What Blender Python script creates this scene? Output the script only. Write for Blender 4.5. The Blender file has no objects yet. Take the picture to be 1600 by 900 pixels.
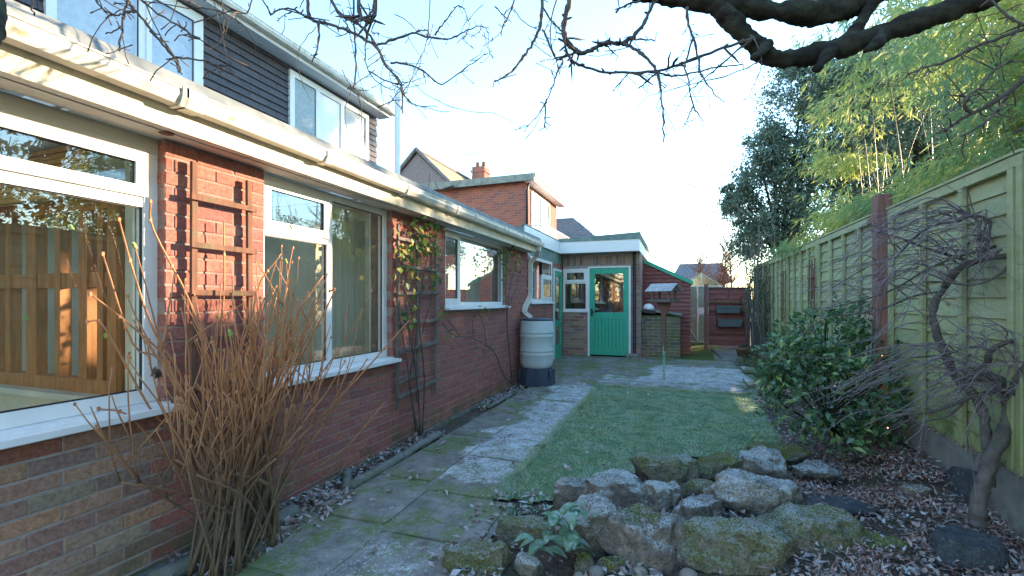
import bpy, bmesh, math, random
import numpy as np
from mathutils import Vector, Matrix, noise as mnoise
R = math.radians
random.seed(7); np.random.seed(7)
SC = bpy.context.scene
COL = SC.collection

# ------------------------------------------------------------------ camera, sky, sun, exposure
CAM_H = 1.41; YAW = R(19.85); F = 720.0; CX = 800.0; HY = 470.0
cam = bpy.data.cameras.new('camera'); camo = bpy.data.objects.new('camera', cam); COL.objects.link(camo)
cam.sensor_width = 36; cam.lens = F/1600*36; cam.shift_y = 20/1600
cam.clip_start = 0.05; cam.clip_end = 3000
camo.location = (0, 0, CAM_H); camo.rotation_euler = (R(90), 0, YAW)
SC.camera = camo
SUN_AZ = R(42); SUN_EL = R(11.5)
world = bpy.data.worlds.new('World'); SC.world = world; world.use_nodes = True
wn = world.node_tree; bg = wn.nodes['Background']
sky = wn.nodes.new('ShaderNodeTexSky'); sky.sky_type = 'NISHITA'; sky.sun_disc = False
sky.sun_elevation = SUN_EL; sky.sun_rotation = SUN_AZ
sky.air_density = 1.3; sky.dust_density = 0.0; sky.ozone_density = 3.0; sky.altitude = 50
wn.links.new(sky.outputs[0], bg.inputs[0]); bg.inputs[1].default_value = 0.15
sl = bpy.data.lights.new('sun', 'SUN'); so = bpy.data.objects.new('sun', sl); COL.objects.link(so)
sl.energy = 3.3; sl.angle = R(0.6); sl.color = (1.0, 0.76, 0.50)
SUN = Vector((math.sin(SUN_AZ)*math.cos(SUN_EL), math.cos(SUN_AZ)*math.cos(SUN_EL), math.sin(SUN_EL)))
so.rotation_euler = SUN.to_track_quat('Z', 'Y').to_euler(); so.location = SUN*30
SC.view_settings.view_transform = 'Standard'; SC.view_settings.look = 'None'
SC.view_settings.exposure = 2.7; SC.view_settings.gamma = 1.0

# ------------------------------------------------------------------ surveying: sight lines from the camera onto real planes
_s, _c = math.sin(YAW), math.cos(YAW)
def at_d(px, py, d):
    l = (px-CX)/F*d
    return Vector((l*_c-d*_s, l*_s+d*_c, CAM_H+(HY-py)/F*d))
def onX(px, py, X):
    r = (px-CX)/F; k = r*_c-_s
    return at_d(px, py, X/k)
def onY(px, py, Y):
    r = (px-CX)/F
    return at_d(px, py, Y/(r*_s+_c))
def onZ(px, py, Z=0.0):
    return at_d(px, py, (CAM_H-Z)*F/(py-HY))
def sm(a, b, x):
    t = min(1, max(0, (x-a)/(b-a))); return t*t*(3-2*t)

# ------------------------------------------------------------------ materials
class NM:
    def __init__(s, name, rough=0.8, spec=0.3):
        s.m = bpy.data.materials.new(name); s.m.use_nodes = True; s.t = s.m.node_tree
        s.b = s.t.nodes['Principled BSDF']; s.b.inputs['Roughness'].default_value = rough
        s.b.inputs['Specular IOR Level'].default_value = spec
        s.pos = s.n('ShaderNodeNewGeometry')
    def n(s, t, **k):
        x = s.t.nodes.new(t)
        for a, v in k.items(): setattr(x, a, v)
        return x
    def l(s, a, b): s.t.links.new(a, b)
    def put(s, sock, v):
        if isinstance(v, bpy.types.NodeSocket): s.l(v, sock)
        elif isinstance(v, (tuple, list)) and len(v) == 3 and len(sock.default_value) == 4: sock.default_value = (*v, 1)
        else: sock.default_value = v
    def P(s): return s.pos.outputs['Position']
    def noise(s, scale, detail=4, rough=.6, dist=0, sc=None, vec=None):
        x = s.n('ShaderNodeTexNoise'); x.inputs['Scale'].default_value = scale; x.inputs['Detail'].default_value = detail
        x.inputs['Roughness'].default_value = rough; x.inputs['Distortion'].default_value = dist
        v = vec or s.P()
        if sc:
            mp = s.n('ShaderNodeMapping'); mp.inputs['Scale'].default_value = sc; s.l(v, mp.inputs['Vector']); v = mp.outputs[0]
        s.l(v, x.inputs['Vector']); return x.outputs['Fac']
    def vor(s, scale, feature='F1', sc=None, out='Distance'):
        x = s.n('ShaderNodeTexVoronoi', feature=feature); x.inputs['Scale'].default_value = scale
        v = s.P()
        if sc:
            mp = s.n('ShaderNodeMapping'); mp.inputs['Scale'].default_value = sc; s.l(v, mp.inputs['Vector']); v = mp.outputs[0]
        s.l(v, x.inputs['Vector']); return x.outputs[out]
    def rng(s, fac, a, b, c=0., d=1., smooth=True):
        x = s.n('ShaderNodeMapRange'); x.interpolation_type = 'SMOOTHSTEP' if smooth else 'LINEAR'
        s.put(x.inputs['Value'], fac)
        for k, v in zip(('From Min', 'From Max', 'To Min', 'To Max'), (a, b, c, d)): x.inputs[k].default_value = v
        return x.outputs['Result']
    def ramp(s, fac, stops, const=False):
        x = s.n('ShaderNodeValToRGB'); e = x.color_ramp.elements
        if const: x.color_ramp.interpolation = 'CONSTANT'
        while len(e) < len(stops): e.new(0.5)
        for i, (p, c) in enumerate(stops): e[i].position = p; e[i].color = (*c, 1)
        s.l(fac, x.inputs[0]); return x.outputs[0]
    def mix(s, f, a, b, mode='MIX'):
        x = s.n('ShaderNodeMix', data_type='RGBA', blend_type=mode)
        s.put(x.inputs[0], f); s.put(x.inputs[6], a); s.put(x.inputs[7], b); return x.outputs[2]
    def math(s, op, a, b=0., clamp=False):
        x = s.n('ShaderNodeMath', operation=op); x.use_clamp = clamp; s.put(x.inputs[0], a); s.put(x.inputs[1], b); return x.outputs[0]
    def sep(s, v=None):
        x = s.n('ShaderNodeSeparateXYZ'); s.l(v or s.P(), x.inputs[0]); return x.outputs
    def up(s):
        return s.sep(s.pos.outputs['Normal'])[2]
    def rnd(s): return s.n('ShaderNodeObjectInfo').outputs['Random']
    def isl(s): return s.pos.outputs['Random Per Island']
    def bump(s, h, strength=.3, dist=.01):
        x = s.n('ShaderNodeBump'); x.inputs['Strength'].default_value = strength; x.inputs['Distance'].default_value = dist
        s.l(h, x.inputs['Height']); s.l(x.outputs[0], s.b.inputs['Normal'])
    def color(s, c): s.put(s.b.inputs['Base Color'], c)
    def rough(s, r): s.put(s.b.inputs['Roughness'], r)

def simple(name, col, col2=None, scale=8, rough=.6, spec=.3, bump=0, bscale=60, metal=0, sc=None, dirt=None, dscale=3, da=.5, db=.75):
    n = NM(name, rough, spec); n.b.inputs['Metallic'].default_value = metal
    c = col
    if col2: c = n.mix(n.rng(n.noise(scale, 6, sc=sc), .35, .65), col, col2)
    if dirt: c = n.mix(n.rng(n.noise(dscale, 8, .7), da, db), c, dirt)
    n.color(c)
    if bump: n.bump(n.noise(bscale, 4, sc=sc), bump, .004)
    return n.m

def brick_mat(name, stops, island=False, frost=0.0):
    n = NM(name, .9, .15); r = n.isl() if island else n.rnd()
    c = n.ramp(r, stops)
    k = n.noise(45, 6, .75)
    c = n.mix(n.rng(k, .3, .7), c, n.mix(1.0, c, (.55, .5, .5), 'MULTIPLY'))
    c = n.mix(n.rng(n.noise(160, 3), .62, .72, 0, .55), c, (.07, .05, .05))
    c = n.mix(n.rng(n.noise(9, 7, .7), .55, .75, 0, .35), c, (.42, .33, .3))
    z = n.sep()[2]
    g = n.math('MULTIPLY', n.rng(z, .28, .04), n.rng(n.noise(3.5, 6), .42, .62))
    c = n.mix(n.math('MULTIPLY', g, .8), c, (.075, .10, .04))
    n.color(c); n.bump(n.math('ADD', k, n.noise(220, 2)), .5, .003)
    return n.m
RED = [(0, (.43, .175, .145)), (.35, (.38, .155, .13)), (.6, (.47, .20, .155)), (.85, (.40, .185, .16)), (1, (.33, .145, .135))]
MULTI = [(0, (.50, .25, .18)), (.12, (.45, .36, .26)), (.25, (.38, .21, .18)), (.38, (.36, .30, .22)), (.5, (.54, .31, .20)),
         (.62, (.26, .19, .19)), (.74, (.46, .32, .24)), (.86, (.38, .15, .12)), (1, (.29, .25, .20))]
M = {}
M['brick_red'] = brick_mat('brick_red', RED); M['brick_red_i'] = brick_mat('brick_red_joined', RED, True)
M['brick_multi'] = brick_mat('brick_multi', MULTI); M['brick_multi_i'] = brick_mat('brick_multi_joined', MULTI, True)
BUFF = [(0, (.30, .22, .15)), (.3, (.24, .19, .14)), (.5, (.2, .12, .12)), (.7, (.33, .2, .15)), (1, (.23, .2, .13))]
M['brick_buff'] = brick_mat('brick_buff', BUFF)
M['mortar_grey'] = simple('mortar_grey', (.40, .35, .33), (.31, .27, .26), 12, .95, .1, .5, 150)
M['mortar_red'] = simple('mortar_red', (.33, .235, .205), (.25, .18, .16), 12, .95, .1, .5, 150)
M['upvc'] = simple('upvc_white', (.80, .80, .79), (.74, .74, .72), 6, .35, .4, dirt=(.42, .42, .34), dscale=9, da=.62, db=.85)
M['sill'] = simple('upvc_sill', (.80, .80, .80), (.72, .73, .73), 10, .4, .4, dirt=(.30, .28, .22), dscale=14, da=.6, db=.8)
M['gutter'] = simple('gutter_white', (.72, .69, .62), (.64, .61, .54), 5, .4, .4, dirt=(.34, .33, .2), dscale=8, da=.50, db=.74)
M['fascia'] = simple('fascia_cream', (.72, .66, .52), (.64, .58, .46), 4, .55, .3, dirt=(.38, .34, .22), dscale=9, da=.50, db=.74)
M['soffit'] = simple('soffit_board', (.60, .57, .50), (.50, .48, .42), 4, .6, .25, .2, 40, sc=(8, .6, 8), dirt=(.3, .27, .2), dscale=6, da=.6, db=.85)
M['lead'] = simple('roof_edge_flashing', (.17, .19, .19), (.25, .265, .26), 7, .85, .12, .2, 30, dirt=(.12, .16, .10), dscale=5, da=.5, db=.7)
M['roof_felt'] = simple('roof_felt', (.16, .19, .18), (.24, .28, .25), 9, .9, .2, .3, 90)
M['annex_edge'] = simple('green_grey_edge', (.20, .28, .25), (.14, .20, .19), 9, .8, .2, .3, 60)
M['white_board'] = simple('white_board', (.80, .80, .80), (.76, .76, .76), 3, .5, .3)
M['green'] = simple('green_paint', (.04, .42, .27), (.035, .34, .22), 9, .45, .35, .25, 30, sc=(6, 6, 1), dirt=(.06, .24, .17), dscale=6, da=.54, db=.8)
M['black_plastic'] = simple('black_plastic', (.02, .022, .03), None, rough=.4)
M['black_metal'] = simple('black_handle', (.015, .015, .015), None, rough=.3, spec=.5)
M['silver'] = simple('aluminium', (.55, .57, .58), (.45, .47, .47), 8, .35, .5, metal=.7)
M['butt'] = simple('butt_grey_plastic', (.52, .58, .58), (.46, .53, .53), 4, .45, .4, dirt=(.2, .25, .2), dscale=7, da=.6, db=.9)
M['butt_stand'] = simple('butt_stand_plastic', (.035, .055, .09), (.05, .07, .10), 5, .5, .35, dirt=(.14, .15, .13), dscale=6, da=.6, db=.8)
M['trough'] = simple('trough_plastic', (.10, .13, .14), (.13, .16, .16), 6, .5, .3)
M['frosted_timber'] = simple('frosted_timber', (.50, .50, .53), (.30, .27, .26), 30, .8, .2, .3, 60)
M['stake_green'] = simple('worn_green_stake', (.10, .32, .20), (.42, .44, .38), 14, .8, .2)
M['polycarbonate'] = simple('hazy_green_pane', (.30, .34, .28), (.22, .26, .21), 3, .35, .4)
M['terracotta'] = simple('terracotta', (.26, .13, .08), (.18, .13, .09), 9, .85, .1, .3, 60)
M['concrete'] = simple('concrete', (.27, .26, .24), (.20, .20, .19), 8, .9, .15, .5, 90, dirt=(.10, .13, .06), dscale=4, da=.5, db=.7)
M['lichen_concrete'] = simple('edging_concrete', (.22, .22, .21), (.16, .17, .16), 14, .9, .15, .7, 80, dirt=(.09, .13, .05), dscale=5, da=.45, db=.68)
M['bark'] = simple('bark_dark', (.018, .016, .014), (.05, .048, .036), 7, .9, .15, 1.0, 60, sc=(1, 1, 2.2), dirt=(.05, .075, .028), dscale=5, da=.55, db=.75)
M['bark_grey'] = simple('bark_maple', (.15, .125, .12), (.085, .075, .07), 14, .8, .2, .7, 60, dirt=(.10, .14, .06), dscale=6, da=.5, db=.75)
M['twig'] = simple('twig_dark', (.07, .055, .055), (.12, .10, .09), 16, .8, .2, .5, 120)
M['twig_maple'] = simple('twig_maple', (.27, .22, .24), (.18, .14, .15), 14, .7, .3)
M['wood_grey'] = simple('weathered_timber', (.20, .17, .15), (.13, .11, .10), 8, .85, .15, .5, 60, sc=(4, 4, .5), dirt=(.1, .12, .06), dscale=6)
M['wood_brown'] = simple('brown_timber', (.22, .11, .075), (.15, .08, .055), 8, .8, .2, .5, 60, sc=(5, 5, .5), dirt=(.13, .13, .08), dscale=5, da=.5, db=.75)
M['red_post'] = simple('red_brown_post', (.27, .14, .12), (.19, .10, .09), 7, .8, .2, .4, 60, sc=(6, 6, .6), dirt=(.12, .14, .07), dscale=4, da=.55, db=.75)
M['pine'] = simple('pine_interior', (.75, .43, .16), (.58, .30, .10), 5, .45, .35, .1, 40, sc=(1, 1, 9))
M['oak'] = simple('oak_interior', (.50, .21, .07), (.33, .13, .045), 6, .45, .35, .1, 40, sc=(6, 6, .7))
M['cream'] = simple('cream_plaster', (.74, .68, .52), (.60, .54, .42), 2, .85, .2)
M['white_room'] = simple('white_plaster', (.80, .78, .72), None, rough=.9)
M['carpet'] = simple('carpet', (.22, .19, .15), (.18, .15, .12), 40, 1, .05)
M['blind'] = simple('vertical_blind', (.62, .57, .45), (.54, .50, .40), 3, .8, .2, sc=(6, 6, .3))
M['roof_tile_grey'] = simple('roof_tiles_grey', (.13, .13, .145), (.20, .19, .19), 5, .85, .2, .8, 26, sc=(1, 1, 3))
M['roof_tile_warm'] = simple('roof_tiles_warm', (.26, .18, .12), (.34, .26, .17), 3, .85, .2, .8, 22, sc=(1, 1, 3), dirt=(.30, .28, .12), dscale=1.5, da=.45, db=.7)
M['slate'] = (lambda n: (n.color(n.mix(n.rng(n.noise(30, 5), .3, .7, 0, .6), n.ramp(n.rnd(), [(0, (.045, .045, .055)), (.5, (.065, .06, .07)), (1, (.085, .075, .085))]), (.11, .095, .10))), n.bump(n.noise(60, 4), .5, .003), n.m)[2])(NM('hung_slate', .6, .35))
M['panel_white'] = simple('white_panel', (.80, .80, .80), None, rough=.25, spec=.5)
M['frosted_glass'] = simple('obscured_glass', (.22, .26, .26), (.30, .34, .33), 22, .22, .6, .6, 50)
M['pebble'] = (lambda n: (n.color(n.mix(n.rng(n.noise(30, 5), .3, .7, 0, .5), n.ramp(n.rnd(), [(0, (.32, .27, .22)), (.5, (.22, .18, .17)), (1, (.30, .30, .24))]), (.2, .2, .16))), n.bump(n.noise(90, 4), .2, .003), n.m)[2])(NM('pebble', .6, .3))
def bw_brick_tex():
    n = NM('far_brick', .9, .15)
    b = n.n('ShaderNodeTexBrick'); b.inputs['Scale'].default_value = 1
    mp = n.n('ShaderNodeMapping'); cx = n.n('ShaderNodeCombineXYZ'); s = n.sep()
    n.l(n.math('ADD', s[0], s[1]), cx.inputs[0]); n.l(s[2], cx.inputs[1]); n.l(cx.outputs[0], b.inputs['Vector'])
    for k, v in (('Brick Width', .235), ('Row Height', .078), ('Mortar Size', .008), ('Bias', -.2)): b.inputs[k].default_value = v
    b.inputs['Color1'].default_value = (.36, .12, .08, 1); b.inputs['Color2'].default_value = (.16, .08, .09, 1); b.inputs['Mortar'].default_value = (.27, .2, .17, 1)
    n.color(n.mix(n.rng(n.noise(2, 5), .4, .7, 0, .3), b.outputs['Color'], (.2, .12, .1))); n.bump(b.outputs['Fac'], -.4, .004); return n.m
M['far_brick'] = bw_brick_tex()
M['pebbledash'] = simple('hung_tiles_far', (.17, .14, .145), (.25, .21, .21), 9, .9, .1, .8, 14, sc=(1, 1, 2))

def glass_mat(name, tint=(.82, .86, .84), base=.10, rough=.0):
    m = bpy.data.materials.new(name); m.use_nodes = True; t = m.node_tree
    t.nodes.remove(t.nodes['Principled BSDF']); o = t.nodes['Material Output']
    tr = t.nodes.new('ShaderNodeBsdfTransparent'); tr.inputs[0].default_value = (*tint, 1)
    gl = t.nodes.new('ShaderNodeBsdfGlossy'); gl.inputs['Roughness'].default_value = rough; gl.inputs[0].default_value = (.95, .97, 1, 1)
    fr = t.nodes.new('ShaderNodeFresnel'); gb = t.nodes.new('ShaderNodeNewGeometry'); ir = t.nodes.new('ShaderNodeMapRange')
    ir.inputs['To Min'].default_value = 1.5; ir.inputs['To Max'].default_value = 1/1.5      # same reflectance entering and leaving the sheet
    t.links.new(gb.outputs['Backfacing'], ir.inputs['Value']); t.links.new(ir.outputs[0], fr.inputs[0])
    mr = t.nodes.new('ShaderNodeMapRange'); mr.inputs['To Min'].default_value = base; mr.inputs['To Max'].default_value = 1
    t.links.new(fr.outputs[0], mr.inputs['Value'])
    tc = t.nodes.new('ShaderNodeNewGeometry'); nz = t.nodes.new('ShaderNodeTexNoise'); nz.inputs['Scale'].default_value = 1.3
    bp = t.nodes.new('ShaderNodeBump'); bp.inputs['Strength'].default_value = .05; bp.inputs['Distance'].default_value = .05
    t.links.new(tc.outputs['Position'], nz.inputs['Vector']); t.links.new(nz.outputs['Fac'], bp.inputs['Height']); t.links.new(bp.outputs[0], gl.inputs['Normal'])
    mx = t.nodes.new('ShaderNodeMixShader'); t.links.new(mr.outputs[0], mx.inputs[0]); t.links.new(tr.outputs[0], mx.inputs[1]); t.links.new(gl.outputs[0], mx.inputs[2])
    t.links.new(mx.outputs[0], o.inputs['Surface']); return m
M['glass'] = glass_mat('window_glass', (.95, .97, .96), base=.05)
M['greenhouse_glass'] = glass_mat('greenhouse_glass', (.40, .45, .40), .14, .12)
M['door_glass'] = glass_mat('door_glass', (.7, .72, .7), .22)

def fence_mat():
    n = NM('fence_wood', .85, .2); s = n.sep()
    c = n.mix(n.rng(n.noise(4, 7, .7, sc=(1, 1, 5)), .3, .7), (.36, .39, .20), (.46, .47, .30))
    g = n.rng(n.noise(1.3, 5), .38, .66)
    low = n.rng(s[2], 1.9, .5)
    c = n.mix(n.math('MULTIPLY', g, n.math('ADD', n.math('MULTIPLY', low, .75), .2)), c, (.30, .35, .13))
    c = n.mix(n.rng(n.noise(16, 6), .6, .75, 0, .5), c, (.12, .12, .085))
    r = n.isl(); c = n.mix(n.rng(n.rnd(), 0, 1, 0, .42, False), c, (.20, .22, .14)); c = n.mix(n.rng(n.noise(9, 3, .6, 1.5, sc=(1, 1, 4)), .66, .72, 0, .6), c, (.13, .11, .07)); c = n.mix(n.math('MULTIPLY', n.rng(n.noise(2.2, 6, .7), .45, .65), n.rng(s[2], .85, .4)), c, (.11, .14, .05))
    n.color(c); n.bump(n.noise(30, 5, sc=(1, 1, 9)), .45, .004); return n.m
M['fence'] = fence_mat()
def redwood(name, c1, c2):
    n = NM(name, .75, .2)
    c = n.mix(n.rng(n.noise(6, 6, sc=(1, 1, 6)), .35, .65), c1, c2)
    c = n.mix(n.rng(n.rnd(), 0, 1, 0, .35, False), c, (.12, .05, .05))
    c = n.mix(n.rng(n.noise(5, 7, .7), .56, .74, 0, .7), c, (.20, .17, .12))
    n.color(c); n.bump(n.noise(30, 5, sc=(1, 1, 8)), .4, .004); return n.m
M['red_board'] = redwood('red_stained_board', (.33, .12, .105), (.24, .085, .08))

def frost_mask(n, areas, wob=.6):
    """hoar frost lying in patches: soft boxes in plan, edges broken up by noise"""
    s = n.sep(); w = n.math('MULTIPLY', n.math('SUBTRACT', n.noise(1.6, 3), .5), wob*2)
    w2 = n.math('MULTIPLY', n.math('SUBTRACT', n.noise(2.3, 3, vec=None, sc=(1.3, .8, 1)), .5), wob*2)
    X = n.math('ADD', s[0], w); Y = n.math('ADD', s[1], w2); tot = None
    for (x0, x1, y0, y1, k) in areas:
        a = n.math('MULTIPLY', n.rng(X, x0-.10, x0+.10), n.rng(X, x1+.10, x1-.10))
        b = n.math('MULTIPLY', n.rng(Y, y0-.12, y0+.12), n.rng(Y, y1+.12, y1-.12))
        m = n.math('MULTIPLY', n.math('MULTIPLY', a, b), k)
        tot = m if tot is None else n.math('MAXIMUM', tot, m)
    return tot
def slab_mat():
    n = NM('paving_frosted', .88, .2)
    c = n.mix(n.rng(n.noise(11, 7, .7), .3, .7), (.19, .185, .17), (.33, .32, .285))
    c = n.mix(n.rng(n.rnd(), 0, 1, 0, .45, False), c, (.20, .16, .14))
    c = n.mix(n.rng(n.noise(4, 9, .78), .46, .66, 0, .65), c, (.085, .08, .075))
    c = n.mix(n.rng(n.noise(120, 3, .8), .56, .7, 0, .5), c, (.40, .40, .37))
    s = n.sep()
    moss = n.math('MULTIPLY', n.rng(n.noise(2.1, 8, .7), .45, .58), n.rng(n.noise(30, 4), .35, .6, .4, 1))
    c = n.mix(n.math('MULTIPLY', moss, .9), c, (.13, .175, .045)); c = n.mix(n.rng(n.noise(48, 3, .8), .63, .70, 0, .7), c, (.6, .62, .62))
    fm = frost_mask(n, [(-1.84, -.9, 3.2, 7.6, 1.0), (-1.75, -1.15, 1.2, 2.35, .75), (-2.3, -1.0, 1.0, 3.2, .35), (-1.35, .95, 7.75, 8.5, .9), (-.6, 1.2, 8.3, 9.9, 1), (-2.2, -1.3, 7.2, 8.6, .5)])
    sp = n.math('ADD', n.math('ADD', n.math('MULTIPLY', n.noise(120, 2, .8), .45), n.math('MULTIPLY', n.noise(34, 4, .85), .65)), n.math('MULTIPLY', n.noise(7, 5, .7), .45))
    thr = n.math('SUBTRACT', 1.02, n.math('MULTIPLY', fm, .30))
    d = n.math('SUBTRACT', sp, thr); f = n.rng(d, -.05, .17, 0, .9)
    f = n.math('MULTIPLY', f, n.rng(n.up(), .2, .8))
    c = n.mix(f, c, (.66, .68, .71))
    n.color(c); n.bump(n.math('ADD', n.noise(60, 4), n.math('MULTIPLY', f, .6)), .6, .006); return n.m
M['slab'] = slab_mat()
def soil_mat():
    n = NM('soil', .95, .1)
    c = n.mix(n.rng(n.noise(14, 7, .7), .3, .7), (.075, .058, .048), (.15, .115, .095))
    c = n.mix(n.rng(n.noise(3, 6), .5, .66, 0, .7), c, (.07, .085, .035))
    c = n.mix(n.rng(n.noise(60, 3, .8), .60, .72, 0, .6), c, (.55, .58, .63))
    n.color(c); n.bump(n.noise(25, 6), 1, .03); return n.m
M['soil'] = soil_mat()
def turf_mat():
    n = NM('lawn_base', .95, .1)
    c = n.mix(n.rng(n.noise(9, 6, .7), .3, .7), (.08, .15, .06), (.16, .26, .13))
    c = n.mix(n.rng(n.noise(40, 3, .8), .55, .75, 0, .5), c, (.35, .42, .42))
    n.color(c); n.bump(n.noise(60, 4), 1, .02); return n.m
M['turf'] = turf_mat()
def grass_mat():
    n = NM('grass_blade', .7, .3)
    c = n.ramp(n.isl(), [(0, (.24, .30, .12)), (.4, (.42, .52, .26)), (.7, (.58, .66, .44)), (1, (.78, .74, .58))])
    c = n.mix(n.rng(n.noise(2.2, 5, .65), .38, .66, .10, .6), c, (.52, .68, .62))
    c = n.mix(n.rng(n.noise(1.1, 4), .56, .7, 0, .5), c, (.16, .28, .07))
    c = n.mix(n.rng(n.noise(7, 4, .7), .55, .72, 0, .55), c, (.20, .22, .10)); n.color(c)
    tr = n.n('ShaderNodeBsdfTranslucent'); n.l(c, tr.inputs[0]); mx = n.n('ShaderNodeMixShader'); mx.inputs[0].default_value = .4
    o = n.t.nodes['Material Output']; n.l(n.b.outputs[0], mx.inputs[1]); n.l(tr.outputs[0], mx.inputs[2]); n.l(mx.outputs[0], o.inputs['Surface']); return n.m
M['grass'] = grass_mat()
def rock_mat(name, c1, c2, moss, frost, mossc=(.20, .24, .055)):
    n = NM(name, .9, .15); r = n.rnd(); up = n.up()
    k = n.noise(13, 8, .72)
    c = n.mix(n.rng(k, .35, .65), c1, c2)
    c = n.mix(n.rng(n.noise(55, 4, .7), .52, .7, 0, .7), c, (.07, .065, .06))
    c = n.mix(n.rng(n.noise(28, 3), .6, .7, 0, .4), c, (.42, .40, .34))
    m = n.math('ADD', n.math('MULTIPLY', n.noise(6, 7, .7), 1.0), n.math('MULTIPLY', up, .30))
    mf = n.rng(m, 1.02-moss*.55, 1.12-moss*.55)
    mf = n.math('MULTIPLY', mf, n.rng(up, -.35, .15))
    c = n.mix(mf, c, n.mix(n.rng(n.noise(90, 4), .35, .65), mossc, tuple(v*.42 for v in mossc)))
    fz = n.math('ADD', n.math('MULTIPLY', n.noise(85, 3, .85), .9), n.math('MULTIPLY', n.noise(7, 3), .35))
    ff = n.math('MULTIPLY', n.rng(fz, .80-frost*.42, .92-frost*.42), n.rng(up, .25, .85))
    c = n.mix(ff, c, (.64, .69, .70))
    n.color(c); n.bump(n.math('ADD', n.math('MULTIPLY', k, 2.0), n.math('ADD', n.math('MULTIPLY', n.noise(70, 5), 1.6), n.math('MULTIPLY', n.math('MULTIPLY', mf, n.noise(160, 3)), 2.5))), 1.0, .022)
    return n.m
M['rock_plain'] = rock_mat('rock_plain', (.42, .35, .29), (.20, .175, .17), .50, .48, (.34, .36, .09))
M['rock_frost'] = rock_mat('rock_frosty', (.42, .37, .30), (.19, .17, .14), .38, .60, (.28, .30, .10))
M['rock_moss'] = rock_mat('rock_mossy', (.40, .36, .25), (.24, .22, .16), .86, .52, (.44, .45, .20))
M['rock_moss_dark'] = rock_mat('rock_moss_dark', (.30, .27, .20), (.16, .15, .11), .72, .36, (.38, .40, .10))
M['rock_slate'] = rock_mat('rock_slate', (.13, .15, .165), (.09, .105, .12), .02, .16)

def leaf_mat(name, stops, trans=.4, rough=.45, spec=.4, frost=0., vary=None):
    n = NM(name, rough, spec)
    c = n.ramp(n.isl(), stops)
    if vary: c = n.mix(n.rng(n.noise(vary[0], 3), .4, .62, 0, vary[2]), c, vary[1])
    if frost: c = n.mix(n.math('MULTIPLY', n.rng(n.noise(25, 4), .45, .65), frost), c, (.5, .62, .66))
    n.color(c)
    if trans:
        tr = n.n('ShaderNodeBsdfTranslucent'); n.l(c, tr.inputs[0]); mx = n.n('ShaderNodeMixShader'); mx.inputs[0].default_value = trans
        o = n.t.nodes['Material Output']; n.l(n.b.outputs[0], mx.inputs[1]); n.l(tr.outputs[0], mx.inputs[2]); n.l(mx.outputs[0], o.inputs['Surface'])
    return n.m
M['bamboo_leaf'] = leaf_mat('bamboo_leaf', [(0, (.26, .38, .10)), (.35, (.45, .52, .13)), (.7, (.62, .61, .17)), (1, (.68, .60, .24))], .58, .45, .45, 0, (.7, (.14, .31, .18), .75))  # yellow lit parts and blue-green shade parts are put into the colour
M['bamboo_cane'] = simple('bamboo_cane', (.12, .12, .05), (.16, .11, .05), 5, .5, .4)
M['holly_leaf'] = leaf_mat('holly_leaf', [(0, (.08, .13, .10)), (.5, (.12, .18, .13)), (.85, (.19, .26, .18)), (1, (.30, .36, .25))], .35, .36, .6)
M['camellia_leaf'] = leaf_mat('camellia_leaf', [(0, (.04, .10, .035)), (.5, (.075, .17, .055)), (.85, (.13, .25, .07)), (1, (.36, .42, .10))], .25, .5, .35, .30)
M['ivy_leaf'] = leaf_mat('ivy_leaf', [(0, (.06, .09, .04)), (.5, (.10, .14, .06)), (1, (.18, .20, .10))], .2, .5, .4)
M['climber_leaf'] = leaf_mat('climber_leaf', [(0, (.05, .12, .04)), (.5, (.10, .20, .06)), (.8, (.30, .34, .06)), (1, (.50, .38, .07))], .4, .5, .3)
M['litter'] = leaf_mat('leaf_litter', [(0, (.12, .08, .07)), (.3, (.27, .17, .14)), (.55, (.38, .27, .24)), (.8, (.46, .37, .35)), (1, (.52, .53, .54))], .1, .8, .15, .55)
M['needles'] = leaf_mat('red_litter', [(0, (.20, .09, .07)), (.5, (.37, .19, .15)), (.85, (.47, .28, .22)), (1, (.56, .47, .42))], .1, .8, .15, .5)
M['silver_leaf'] = leaf_mat('frosted_leaf', [(0, (.10, .20, .10)), (.5, (.16, .28, .16)), (1, (.22, .34, .24))], .2, .7, .2, .5)
M['stem_orange'] = (lambda n: (n.color(n.mix(n.rng(n.noise(26, 4), .5, .7, 0, .6), n.mix(n.rng(n.sep()[2], .25, 1.15), (.16, .12, .08), (.50, .22, .10)), n.mix(n.rng(n.rnd(), 0, 1, 0, 1, False), (.34, .25, .14), (.16, .08, .06)))), n.bump(n.noise(90, 3), .4, .002), n.m)[2])(NM('shrub_stem', .6, .3))
M['bud'] = simple('green_bud', (.28, .38, .08), None, rough=.5)
M['dead_leaf'] = simple('dead_leaf', (.055, .04, .035), (.11, .08, .06), 30, .8)
M['moss'] = simple('moss_ground', (.085, .125, .03), (.12, .155, .05), 12, .95, .1, 1, 80, dirt=(.13, .12, .1), dscale=3)

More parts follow.
